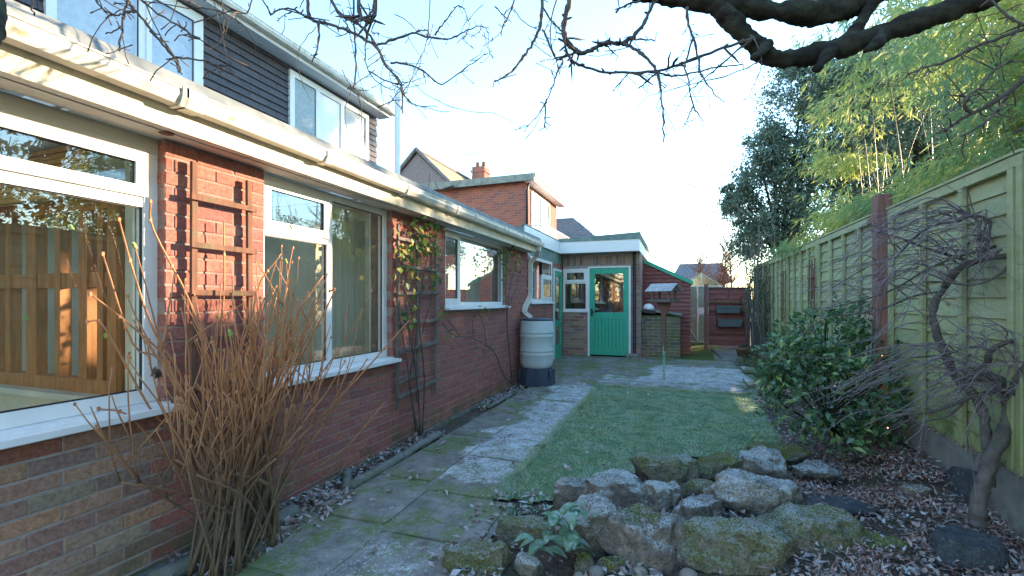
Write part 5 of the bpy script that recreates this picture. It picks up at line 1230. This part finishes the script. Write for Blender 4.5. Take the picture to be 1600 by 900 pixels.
mlimbs = [([(1578, 632), (1570, 605), (1550, 588), (1525, 590), (1505, 595)], 2.72, 2.85, .034, .018), ([(1578, 635), (1585, 605), (1605, 570), (1640, 540)], 2.72, 2.5, .026, .016), ([(1572, 612), (1530, 616), (1490, 632), (1450, 645), (1390, 650), (1350, 665)], 2.72, 2.9, .014, .005),
    ([(1498, 595), (1530, 580), (1543, 565), (1546, 550), (1560, 540), (1580, 533), (1610, 528)], 2.85, 2.6, .02, .012), ([(1546, 550), (1530, 542), (1505, 545), (1470, 555), (1410, 560), (1375, 566)], 2.85, 2.9, .010, .004), ([(1475, 450), (1490, 425), (1520, 410), (1550, 402), (1600, 398)], 3.05, 2.7, .022, .014),
    ([(1475, 450), (1500, 420), (1530, 405), (1555, 385), (1570, 372), (1585, 385), (1600, 410)], 3.05, 2.75, .02, .012), ([(1530, 400), (1545, 375), (1548, 350), (1535, 340), (1515, 338), (1500, 345)], 2.9, 2.9, .014, .006), ([(1520, 410), (1480, 398), (1440, 385), (1400, 370), (1360, 360)], 2.95, 2.9, .011, .004),
    ([(1500, 345), (1460, 352), (1430, 370), (1400, 400), (1350, 420), (1300, 450)], 2.9, 3.0, .008, .003), ([(1475, 455), (1430, 462), (1385, 480), (1340, 490), (1290, 495)], 3.05, 3.1, .009, .003), ([(1555, 385), (1500, 400), (1450, 420), (1400, 450), (1345, 470), (1290, 482)], 2.85, 3.0, .010, .003),
    ([(1505, 630), (1480, 650), (1440, 660), (1420, 670)], 2.8, 2.9, .008, .003), ([(1590, 400), (1560, 430), (1520, 445), (1450, 440), (1400, 455)], 2.7, 2.9, .009, .003)]
mtw = MB(); starts = []
for pts, d0, d1, r0, r1 in mlimbs:
    o, q = limb(ma, 'limb', pts, d0, d1, r0, r1, 'bark_grey', 7, 4, .2); starts += q[2:]
rvw = Vector((_c, _s, 0)); fw = Vector((-_s, _c, 0))
lows = [v for v in starts if v.z < 1.35]; highs = [v for v in starts if v.z >= 1.35]
for k in range(150):
    s = random.choice(lows if random.random() < .42 else highs); sgn = -1 if random.random() < .86 else .7
    d = (rvw*sgn+Vector((0, 0, random.gauss(.05, .16)))+fw*random.gauss(0, .30)).normalized(); L = random.uniform(.3, 1.15) if sgn < 0 else random.uniform(.15, .5)
    bow = L*random.uniform(.04, .22); sag = L*random.uniform(.02, .30)
    q = [s+d*(L*f)+Vector((0, 0, bow*math.sin(math.pi*min(1, f*1.3))-sag*f*f))+fw*(.03*math.sin(f*7+k)) for f in [i_/8 for i_ in range(9)]]
    rel = q[-1]-Vector((0, 0, CAM_H)); px_ = CX+F*(rel.x*_c+rel.y*_s)/max(.1, -rel.x*_s+rel.y*_c)
    if px_ < 1240: continue
    cl = lambda v: v if v.x < XN-.06 else Vector((XN-.06, v.y, v.z))
    q = [cl(v) for v in q]; mtw.tube(q, taper(random.uniform(.003, .0055), .0013, len(q)), 4, False)
    for _ in range(3):
        i_ = random.randrange(1, 7); s2 = q[i_]; d2 = ((q[i_+1]-q[i_]).normalized()+Vector((random.gauss(0, .25), random.gauss(0, .25), random.gauss(0, .28)))).normalized(); L2 = random.uniform(.10, .42)
        w = [cl(s2+d2*L2*f+Vector((0, 0, -.25*L2*f*f))) for f in (0, .25, .5, .75, 1)]; mtw.tube(w, taper(.0023, .0010, 5), 3, False)
stuff(mtw.build('twigs', 'twig_maple', ma, True, fix=False))
for (a, c) in ((1440, 390), (1396, 368), (1357, 485), (1490, 470)):
    n = 14; P = np.array([at_d(a, c, 2.9)]*n)+rv(n)*.03; strips('dead_leaves', P, rv(n)*.6+[0, 0, -1], rv(n), .045, .009, 'needles', ma, .5, False)

# --- old tree whose boughs hang over the camera
ot = thing('overhanging_tree', 'old dark tree whose bare boughs and twigs hang across the top of the view', 'tree', (1.15, -.2, 0))
b = MB(); q = smooth_poly([Vector((1.1, -.3, -.05)), Vector((1.12, -.25, .8)), Vector((1.2, -.1, 1.7)), Vector((1.25, .25, 2.5)), Vector((1.28, .9, 3.1)), Vector((1.32, 1.6, 3.2))], 4); b.tube(q, taper(.17, .09, len(q)), 14); b.build('trunk', 'bark', ot, True)
J = at_d(1186, 70, 2.25)
limb(ot, 'bough', [(1700, -200), (1540, -120), (1420, -40), (1340, 5), (1250, 20), (1130, 5), (1010, -12), (900, -40), (820, -90)], 2.5, 2.3, .07, .035, 'bark', 12, 4, .35)
limb(ot, 'bough', [(1640, -60), (1540, -5), (1480, 18), (1400, 45), (1330, 68), (1260, 88), (1205, 90), (1180, 70), (1150, 40), (1115, 5)], 2.35, 2.35, .052, .040, 'bark', 12, 4, .35)
limb(ot, 'stub', [(1300, 75), (1288, 92), (1276, 108)], 2.3, 2.2, .030, .018, 'bark', 9, 3, .4)
limb(ot, 'stub', [(1380, 55), (1370, 68), (1352, 78)], 2.3, 2.2, .034, .016, 'bark', 9, 3, .5)
limb(ot, 'stub', [(1200, 70), (1185, 85), (1176, 90)], 2.3, 2.2, .026, .014, 'bark', 9, 3, .5)
limb(ot, 'bough', [(1320, 70), (1345, 35), (1365, 0), (1390, -50)], 2.35, 2.4, .028, .034, 'bark', 10, 4, .35)
limb(ot, 'bough', [(600, -160), (300, -140), (60, -110), (-20, -60), (-16, 10), (-20, 60), (-32, 110)], 1.5, .95, .05, .018, 'bark', 10, 4, .3)
BR = [  # (polyline in photo sight lines, near/far distance, thick, thin)
 ([(849, -60), (847, 0), (846, 25), (843, 45), (832, 68), (818, 88), (803, 108), (790, 120), (772, 127)], 2.3, 2.1, .010, .003),
 ([(880, -40), (890, 0), (884, 25), (881, 50), (888, 68), (900, 80), (908, 83), (922, 79), (935, 72), (950, 67), (970, 68)], 2.3, 2.2, .014, .008),
 ([(1026, -30), (1022, 0), (1010, 28), (1000, 45), (985, 60), (970, 68)], 2.4, 2.2, .009, .008),
 ([(970, 68), (985, 73), (1000, 82), (1015, 97), (1027, 112), (1030, 125), (1033, 150), (1036, 180), (1037, 222)], 2.2, 2.0, .008, .003),
 ([(881, 50), (885, 80), (895, 95), (915, 105), (945, 113), (985, 114), (1020, 112), (1050, 105), (1090, 90), (1130, 75), (1178, 60)], 2.2, 2.3, .005, .008),
 ([(1175, 62), (1150, 80), (1120, 107), (1100, 122), (1075, 145), (1060, 165)], 2.3, 2.2, .005, .0015),
 ([(1073, 12), (1075, 40), (1083, 60), (1090, 85), (1095, 115), (1105, 130), (1120, 150), (1133, 160)], 2.3, 2.1, .0065, .002),
 ([(1083, 60), (1072, 95), (1070, 107), (1077, 130), (1083, 165), (1097, 190)], 2.2, 2.1, .005, .002), ([(1083, 165), (1075, 185), (1066, 203)], 2.1, 2.05, .0035, .002),
 ([(848, 45), (856, 65), (868, 90), (880, 95), (870, 115), (863, 135), (850, 165), (840, 180), (825, 197)], 2.2, 2.0, .005, .0015), ([(852, 155), (852, 180), (851, 200)], 2.05, 2.0, .003, .003),
 ([(872, -10), (862, 30), (860, 60), (866, 85), (875, 115)], 2.2, 2.1, .004, .002), ([(847, 10), (865, 35), (880, 50)], 2.2, 2.2, .004, .003),
 ([(1030, 113), (1045, 118), (1065, 118), (1090, 112), (1120, 105), (1160, 100)], 2.2, 2.2, .005, .003), ([(994, 172), (1010, 152), (1040, 142), (1080, 132), (1130, 120), (1170, 105), (1192, 92)], 2.1, 2.25, .0012, .003),
 ([(980, 60), (1000, 62), (1024, 63)], 2.2, 2.15, .004, .003), ([(1027, 112), (1010, 128), (998, 138)], 2.2, 2.15, .004, .003), ([(950, 73), (958, 82), (965, 90)], 2.2, 2.2, .003, .002), ([(982, 115), (975, 122), (968, 129)], 2.2, 2.2, .003, .002),
 ([(1010, -25), (1000, 0), (985, 5), (962, 18)], 2.2, 2.1, .006, .004), ([(806, -20), (802, 5), (795, 25), (787, 40), (783, 55)], 2.4, 2.3, .005, .003), ([(773, 10), (782, 20), (792, 30)], 2.35, 2.3, .003, .003), ([(1178, 60), (1190, 100), (1170, 150), (1150, 160)], 2.25, 2.2, .003, .001),
 ([(478, -40), (481, 0), (482, 22), (490, 32), (510, 37), (530, 42), (550, 50), (565, 58), (580, 68), (592, 80), (605, 105), (617, 118), (625, 132), (629, 150), (629, 177)], 2.5, 2.3, .009, .0035),
 ([(590, 70), (615, 62), (645, 52), (665, 57), (685, 60), (705, 60), (725, 50), (745, 42), (757, 42), (763, 55), (765, 80), (772, 92)], 2.4, 2.2, .006, .001),
 ([(680, 55), (690, 40), (702, 25), (716, 9), (728, 20), (732, 45), (722, 62)], 2.35, 2.3, .004, .0012), ([(645, 52), (655, 48), (668, 47)], 2.4, 2.35, .004, .003),
 ([(512, -40), (518, 0), (530, 20), (545, 30), (560, 38), (575, 52), (590, 75), (600, 100), (612, 112), (625, 125), (630, 148)], 2.6, 2.4, .010, .003),
 ([(552, -20), (553, 40), (555, 70), (556, 110), (553, 135), (548, 141)], 2.5, 2.3, .0055, .003), ([(548, 140), (560, 152), (565, 175), (564, 215)], 2.3, 2.2, .003, .001), ([(548, 141), (540, 170), (542, 200), (565, 225)], 2.3, 2.2, .0018, .0008),
 ([(558, -20), (562, 20), (572, 32), (585, 24), (588, -10)], 2.5, 2.4, .010, .009), ([(610, 98), (630, 100), (650, 105), (670, 118), (690, 131), (720, 112), (745, 95), (763, 83), (770, 92)], 2.35, 2.2, .0055, .0012),
 ([(672, -20), (670, 40), (665, 70), (650, 105), (638, 135), (628, 152)], 2.4, 2.3, .003, .001), ([(578, 112), (600, 125), (625, 132), (640, 128)], 2.4, 2.3, .004, .002), ([(630, 145), (640, 160), (655, 165), (680, 167)], 2.3, 2.2, .004, .002),
 ([(645, 130), (670, 150), (700, 165), (740, 175), (770, 177), (802, 191)], 2.3, 2.1, .0018, .0008), ([(498, 35), (498, 55), (495, 80), (486, 96)], 2.4, 2.3, .006, .003), ([(418, 10), (424, 22), (440, 14), (460, 16), (480, 28)], 2.2, 2.4, .003, .005), ([(457, 17), (446, 22), (436, 29)], 2.2, 2.2, .003, .002),
 ([(535, 15), (548, 60), (556, 100), (566, 135), (575, 160)], 2.5, 2.3, .0025, .001), ([(495, 40), (470, 70), (465, 100), (475, 135), (486, 158)], 2.3, 2.1, .0022, .0008), ([(575, 50), (570, 80), (575, 110), (590, 128), (612, 140), (622, 135)], 2.5, 2.4, .004, .0015), ([(600, 90), (595, 130), (598, 165), (588, 190)], 2.4, 2.3, .0018, .0008),
 ([(585, 0), (580, 20), (560, 35), (545, 25)], 2.5, 2.45, .005, .004), ([(588, 30), (580, 50), (592, 52)], 2.5, 2.45, .003, .002),
 ([(196, -40), (200, 2), (215, 20), (235, 45), (255, 70), (270, 88), (280, 103), (285, 116)], 1.6, 1.5, .0052, .0025), ([(200, 2), (195, 20), (192, 45), (187, 65), (186, 80)], 1.55, 1.5, .0035, .002), ([(191, 42), (178, 48), (165, 53)], 1.5, 1.5, .0022, .002),
 ([(146, -10), (156, 10), (170, 20), (182, 24), (195, 20), (207, 19)], 1.55, 1.5, .003, .002), ([(215, -5), (245, 20), (270, 35), (290, 47), (300, 58), (312, 61)], 1.6, 1.5, .0035, .0025), ([(275, 91), (300, 93), (325, 96), (345, 103), (362, 98)], 1.5, 1.5, .003, .002), ([(336, 100), (342, 110), (347, 120)], 1.5, 1.5, .002, .0015),
 ([(400, -20), (385, 20), (345, 5), (310, -15)], 1.8, 1.7, .003, .003), ([(345, -20), (350, 30), (345, 60), (330, 75), (318, 74)], 1.7, 1.6, .002, .001), ([(335, 5), (345, 50), (355, 95)], 1.7, 1.6, .0015, .001), ([(270, -10), (300, 10), (330, 15), (370, 30), (395, 60), (400, 80)], 1.7, 1.65, .003, .0012), ([(48, -10), (50, 10), (52, 22)], 1.3, 1.3, .0025, .002),
 ([(1640, 30), (1600, 45), (1560, 60), (1520, 75), (1480, 95), (1440, 107), (1418, 116)], 2.1, 2.3, .009, .004), ([(1450, 98), (1435, 112), (1428, 118)], 2.2, 2.2, .003, .002), ([(1540, -10), (1570, 20), (1600, 40), (1640, 60)], 2.2, 2.1, .004, .006),
 ([(1650, 90), (1600, 124), (1580, 140), (1555, 157), (1530, 172), (1510, 181), (1490, 195), (1466, 208)], 2.0, 2.2, .013, .005), ([(1520, 178), (1507, 165), (1513, 150), (1530, 138), (1545, 120), (1560, 105), (1585, 93)], 2.1, 2.0, .007, .004), ([(1512, 152), (1502, 150), (1490, 149)], 2.1, 2.1, .005, .004),
 ([(1572, 152), (1560, 170), (1550, 182), (1530, 198), (1502, 213)], 2.0, 2.0, .006, .004), ([(1590, 50), (1570, 70), (1555, 85)], 2.1, 2.1, .003, .003), ([(1640, 180), (1600, 200), (1583, 208)], 2.0, 2.0, .006, .004), ([(1585, 240), (1560, 190), (1540, 205)], 2.2, 2.2, .002, .001),
]
sp_ = MB()
for pts, d0, d1, r0, r1 in BR:
    q0 = poly_d(pts, d0, d1); q = smooth_poly(q0, 4)
    q = [v+Vector((random.gauss(0, .0018), random.gauss(0, .0018), random.gauss(0, .0018))) for v in q]
    rr = [r*(1+.35*(random.random() < .22)) for r in taper(r0, r1, len(q))]
    MB().tube(q, rr, 6).build('branch', 'twig', ot, True)
    if r0 > .0028:
        for k in range(int(len(q)*.75)):
            i = random.randrange(1, len(q)); s = q[i]; L = random.uniform(.012, .045) if random.random() < .7 else random.uniform(.06, .16)
            w = wander(s, (random.uniform(-1, 1), random.uniform(-1, 1), random.uniform(-1, .7)), L, 3, 0, .35)
            sp_.tube(w, [max(.0016, r1*.7)]*3+[.0022], 4, True)
stuff(sp_.build('spurs', 'twig', ot, True, fix=False))

# ================================================================== ROCKERY
from mathutils.bvhtree import BVHTree
def rock(name, label, bb, mat, zb=.0, seed=0, flat=1.0, group='rockery stones', cat='rock', d=None, hmul=1.0, tilt=0, name_='rock'):
    x0, y0, x1, y1 = bb
    dd = d or F*(CAM_H-zb)/(y1-HY)
    w = (x1-x0)*dd/F; D = min(.66*w, .36)*flat
    D = max(D, .10)
    h = CAM_H-zb-(y0-HY)*(dd+.62*D)/F; h = max(.05, min(.36, h))*hmul
    c = at_d((x0+x1)/2, y1, dd)+Vector((-_s, _c, 0))*D*.5; c.z = zb
    rs = random.Random(seed*7+11)
    bm = bmesh.new(); bmesh.ops.create_icosphere(bm, subdivisions=5, radius=1)
    planes = []
    for k in range(13):
        n_ = Vector((rs.gauss(0, 1), rs.gauss(0, 1), rs.gauss(0, .8))).normalized(); planes.append((n_, rs.uniform(.62, .92)))
    planes.append((Vector((rs.uniform(-.18, .18), rs.uniform(-.2, .1), 1)).normalized(), rs.uniform(.55, .75)))
    off = Vector((seed*3.1, seed*1.7, 0))
    for v in bm.verts:
        p = v.co.copy()
        for n_, dd_ in planes:
            t_ = p.dot(n_)-dd_
            if t_ > 0: p -= n_*t_*.93
        q = Vector((p.x*w*.5, p.y*D*.5, p.z*h*.74))*1.20
        nn = v.co.normalized()
        q += nn*(.030*mnoise.fractal(q*7+off, 1, 2, 4)+.009*mnoise.fractal(q*26+off, 1, 2, 3)*1.2+.004*mnoise.noise(q*70+off))*min(1, w*3.2)
        q.z += .016*math.sin(q.x*22+q.z*40+seed)*.3
        v.co = q
    me = bpy.data.meshes.new(name_); bm.to_mesh(me); bm.free(); me.polygons.foreach_set('use_smooth', [True]*len(me.polygons)); me.materials.append(M[mat])
    o = put(name, me, None, c+Vector((0, 0, h*.42))); o.rotation_euler = (0, tilt, YAW+rs.uniform(-.15, .15))
    return tag(o, label, cat, group)
ROCKS = [
 ('long moss-topped stone at the back of the rockery nearest the lawn', (1000, 712, 1096, 762), 'rock_moss', .06),
 ('rounded dark mossy stone behind the rockery, between two paler ones', (1090, 712, 1175, 756), 'rock_moss_dark', .05),
 ('grey frosted boulder at the back right of the rockery', (1163, 703, 1254, 758), 'rock_frost', .05),
 ('pale frosted stone at the left edge of the rockery beside the lawn', (868, 750, 926, 802), 'rock_frost', .0),
 ('large angular stone with frosted top and dark mossy face, left of the pile', (921, 737, 1032, 808), 'rock_frost', .02),
 ('rust-brown stone with frosted top in the middle of the pile', (1008, 753, 1082, 812), 'rock_frost', .04),
 ('small yellow-mossy stone tucked under the biggest frosted slab', (1080, 750, 1142, 790), 'rock_moss', .07),
 ('biggest frosted slab-like boulder on top of the pile', (1132, 742, 1262, 818), 'rock_frost', .09),
 ('lumpy lichen-covered stone left of the dark flat slate', (1065, 775, 1148, 840), 'rock_frost', .03),
 ('flat dark slate stone lying under the biggest frosted boulder', (1090, 803, 1205, 846), 'rock_slate', .03),
 ('large dome-shaped mossy stone right of centre', (1222, 792, 1368, 884), 'rock_moss', .0),
 ('very large moss-covered stone at the bottom edge of the picture', (1088, 815, 1256, 915), 'rock_moss', .0),
 ('large brown angular boulder in the front of the pile', (953, 803, 1084, 900), 'rock_plain', .0),
 ('tilted grey slab stone behind the frosted leafy plant', (882, 790, 982, 874), 'rock_frost', .0),
 ('flat mossy stone left of the frosted leafy plant', (780, 812, 852, 856), 'rock_moss', .0),
 ('low moss-covered stone behind the right of the rockery, under the evergreen shrub', (1190, 697, 1276, 724), 'rock_moss_dark', .08),
 ('low frosted stone right of the grey boulder', (1250, 722, 1326, 752), 'rock_frost', .05),
 ('half-buried mossy stone among red leaf litter', (1335, 833, 1440, 892), 'rock_moss_dark', -.03),
 ('dark blue-grey slate stone at the bottom right corner', (1486, 828, 1600, 905), 'rock_slate', -.02),
 ('mossy stone at the bottom edge beside the path', (695, 850, 802, 915), 'rock_moss', -.02),
 ('dark purplish stone with frosted top among dead leaves at the bottom', (808, 866, 848, 905), 'rock_frost', -.01),
 ('small green-mossed stone at the bottom under the brown boulder', (938, 868, 988, 908), 'rock_moss_dark', -.01),
 ('small yellow-green stone in front of the leafy plant', (898, 868, 930, 905), 'rock_moss_dark', -.01),
 ('thin frosted slate half covered by red litter', (1288, 788, 1386, 806), 'rock_slate', .045),
 ('small block of frosted stone in the litter near the concrete board', (1425, 758, 1462, 790), 'rock_frost', .03),
 ('small dark stone at the lawn edge behind the leafy plant', (885, 775, 925, 800), 'rock_moss_dark', .0),
]
for i, (lb, bb, mt, zb) in enumerate(ROCKS):
    rock('rock', lb, bb, mt, zb, seed=i+1, flat=1.0, tilt=(-.35 if i == 13 else 0), hmul=(.35 if i == 23 else 1))
for i, (lb, x, y, r) in enumerate((('pale round pebble at the bottom edge, leftmost of the larger two', 1000, 893, 13), ('grey-brown pebble touching the pale pebble on its right', 1024, 895, 11), ('round grey pebble at the bottom edge beside the very large mossy stone', 1076, 898, 14), ('grey oval pebble at the bottom edge left of the brown boulder', 932, 893, 13), ('small grey pebble at the bottom left of the oval one', 905, 899, 9))):
    p = onZ(x, y+r*.6, .02); rr = r*2.36/720; bm = bmesh.new(); bmesh.ops.create_icosphere(bm, subdivisions=3, radius=1)
    for v in bm.verts: v.co = Vector((v.co.x*rr, v.co.y*rr*.9, v.co.z*rr*.8))*(1+.08*mnoise.noise(v.co*1.5+Vector((i, 0, 0))))
    me = bpy.data.meshes.new('pebble'); bm.to_mesh(me); bm.free(); me.polygons.foreach_set('use_smooth', [True]*len(me.polygons)); me.materials.append(M['pebble'])
    tag(put('pebble', me, None, (p.x, p.y, rr*.65+.01)), lb, 'pebble', 'pebbles at the front of the rockery')
def plate(label, pts, X, th=.02, mat='rock_slate', lean=.12):
    q = [onX(a, c, X) for a, c in pts]; z0 = min(v.z for v in q)
    q = [Vector((X-lean*(v.z-z0)*-1, v.y, v.z)) for v in q]; b = MB(); b.prism(q, (th, 0, 0)); tag(b.build('slate_slab', mat), label, 'slate', 'upright slates against the fence base')
plate('upright blue-grey slate leaning on the concrete gravel board', [(1466, 786), (1462, 745), (1477, 727), (1508, 735), (1520, 760), (1515, 790)], 1.74)
plate('small dark upright slate just left of the bigger blue-grey one', [(1408, 750), (1409, 722), (1420, 716), (1427, 730), (1424, 752)], 1.70)

# --- edging stones beside the house
def edging(label, a, c, r=.035, mat='lichen_concrete'):
    a, c = Vector(a), Vector(c); n = 9; q = [a.lerp(c, k/(n-1))+Vector((random.gauss(0, .004), 0, random.gauss(0, .003))) for k in range(n)]
    b = MB(); b.tube(q, [r*(1+random.uniform(-.1, .1)) for _ in q], 10); tag(b.build('edging_stone', mat, None, True), label, 'edging', 'rounded edging stones along the wall bed')
edging('rounded concrete edging beside the wall bed, nearer length', (-2.27, 2.78, .04), (-2.29, 3.5, .04))
edging('rounded concrete edging beside the wall bed, farther length', (-2.29, 3.51, .04), (-2.32, 4.2, .04))
edging('short rounded edging stone turning back to the wall at the near end', (-2.29, 2.76, .04), (-2.49, 3.02, .045))
edging('mossy edging stone at the foot of the bare shrub', (-2.39, 1.50, .045), (-2.33, 2.32, .045), .05)
edging('low timber-like edging of the second wall bed', (-2.30, 5.55, .035), (-2.33, 6.7, .035), .028)
edging('short grey edging end across the second wall bed', (-2.30, 5.53, .035), (-2.48, 5.62, .035), .03)

# --- leafy frosted plant in the rockery
fp = thing('foxglove_plant', 'frosted grey-green leafy plant at the left of the rockery', 'plant', onZ(880, 850, .02)); 
for i in range(40):
    c = random.choice([(880, 830), (870, 815), (905, 800), (850, 850), (890, 845), (865, 835), (900, 815)]); v = at_d(c[0]+random.gauss(0, 12), c[1]+random.gauss(0, 9), 2.43+random.uniform(-.05, .07)); v.z = max(v.z, .03)
    a = random.uniform(0, 6.28); L = random.uniform(.08, .14); w = L*.48; d = Vector((math.cos(a), math.sin(a), random.uniform(.1, .7))).normalized(); s = d.cross(Vector((0, 0, 1))).normalized(); u = s.cross(d)
    vs = []; fs = []; K = 6
    for k in range(K+1):
        f = k/K; wd = w*.5*math.sin(math.pi*min(1, f*.93+.06))**.7; ctr = v+d*L*f-Vector((0, 0, 1))*L*.55*f*f
        vs += [ctr+s*wd+u*wd*.35, ctr, ctr-s*wd+u*wd*.35]
    for k in range(K): fs += [(k*3, k*3+1, k*3+4, k*3+3), (k*3+1, k*3+2, k*3+5, k*3+4)]
    MB().add(vs, fs).build('leaf', 'silver_leaf', fp, True)
t = thing('small_plant', 'low tuft of green leaves at the lawn edge left of the flat mossy stone', 'plant', onZ(840, 800, .02)); n = 60
P = np.array([onZ(820+random.gauss(0, 18), 805+random.gauss(0, 8), .02) for _ in range(n)]); strips('leaves', P, rv(n)*.8+[0, 0, .6], rv(n)+[0, 0, 1], .05, .018, 'silver_leaf', t, .5)

# --- litter
bvh = None
def litter(name, label, pts, L, W, mat, curl, zj=.02, group=None):
    P = np.array(pts); n = len(P); D = rv(n)*[1, 1, .35]; N = rv(n)*.55+[0, 0, 1]
    tag(strips(name, P, D, N, np.random.uniform(L*.6, L*1.35, n), np.random.uniform(W*.6, W*1.3, n), mat, None, np.random.uniform(-curl, curl, n)), label, 'leaf litter')
def pts_in(n, f, x0, x1, y0, y1, z=.03, zj=.025):
    out = []
    while len(out) < n:
        x, y = random.uniform(x0, x1), random.uniform(y0, y1)
        if random.random() < f(x, y): out.append((x, y, gz(x, y)+z+random.uniform(-.01, zj)))
    return out
def bed_f(x, y):
    if lawn_in(x, y): return .0
    if x < -1.0: return 0
    k = 1.0
    if x > 1.0: k = 1
    if y > 7.6 and x < 1.25: return .0
    return k*(.12+.88*sm(-.1, .15, mnoise.noise(Vector((x*2.2, y*2.2, 1)))))
litter('leaf_litter', 'frosted brown fallen leaves covering the bed around the rockery', pts_in(6500, bed_f, -1.02, 1.8, 1.6, 7.5), .036, .022, 'litter', .9)
def red_f(x, y): return sm(.35, .9, x)*(.06+.94*sm(-.15, .2, mnoise.noise(Vector((x*3, y*3, 5)))))*(0 if lawn_in(x, y) else 1)
litter('red_leaf_litter', 'curled red-brown maple leaf litter beneath the weeping maple', pts_in(12000, red_f, .3, 1.82, 2.0, 5.6), .036, .009, 'needles', 1.0)
litter('leaf_litter', 'brown leaves lying in the narrow beds at the foot of the house wall', pts_in(1500, lambda x, y: 1 if (y < 4.3 or 5.4 < y < 7.1) and x < -2.3-.0*y else .0, -2.52, -2.26, .9, 7.1, .015, .03), .05, .03, 'litter', .9)
litter('leaf_litter', 'scattered fallen leaves lying singly on the paving and lawn', pts_in(330, lambda x, y: .7 if lawn_in(x, y) else (1 if x < -1.0 else .05), -2.25, 1.1, 1.2, 7.6, .045, .01)+pts_in(160, lambda x, y: 1, -1.25, -.85, 1.6, 3.2, .035, .01), .05, .032, 'litter', .8)
litter('leaf_litter', 'dark leaf debris and low growth in the far right bed beyond the shrub', pts_in(2600, lambda x, y: 1 if x > 1.15-.1*math.sin(y*2) else 0, .95, 1.82, 6.6, 11.5), .05, .022, 'ivy_leaf', .8)
litter('red_leaf_litter', 'red-brown litter resting on top of the concrete gravel boards', [(random.uniform(1.80, 1.86), random.uniform(3.3, 5.2), .42+random.uniform(0, .02)) for _ in range(700)], .035, .007, 'needles', 1.0)
litter('leaf_litter', 'dead leaves gathered round the foot of the bare shrub', pts_in(700, lambda x, y: 1, -2.48, -2.12, 1.1, 2.7, .03, .03), .045, .03, 'litter', .9)
P = []
for k in range(9000):
    y = random.uniform(3.0, 7.6); e_ = .05*mnoise.noise(Vector((y*4, 2, 0)))+.03*mnoise.noise(Vector((y*15, 5, 0))); x = -1.20+e_-abs(random.gauss(0, .035)); P.append((x, y, gz(x, y)+.022))
for k in range(5000): x = random.uniform(-1.2, 1.0); y = 7.56+.05*mnoise.noise(Vector((x*4, 9, 0)))+abs(random.gauss(0, .03)); P.append((x, y, gz(x, y)+.02))
n = len(P); tag(strips('edge_grass', np.array(P), rv(n)*.9+[-.3, .1, .6], rv(n), np.random.uniform(.02, .055, n), .005, 'grass', None, .6), 'ragged grass creeping over the edge of the paving round the lawn', 'grass')
# moss tufts in the paving joints
P = []
for k in range(5200):
    y = random.uniform(1.2, 7.8); x = random.choice((-1.785, -1.785, -1.225, -2.24, -1.225))+random.gauss(0, .018)
    if y < 2.95: x = random.choice((-1.69, -1.05, -2.3))+random.gauss(0, .02)
    P.append((x, y, gz(x, y)+.015))
n = len(P); tag(strips('joint_moss', np.array(P), rv(n)*.7+[0, 0, .7], rv(n), np.random.uniform(.008, .022, n), .004, 'grass', None, .3), 'green moss and grass growing in the joints between the paving slabs', 'moss')
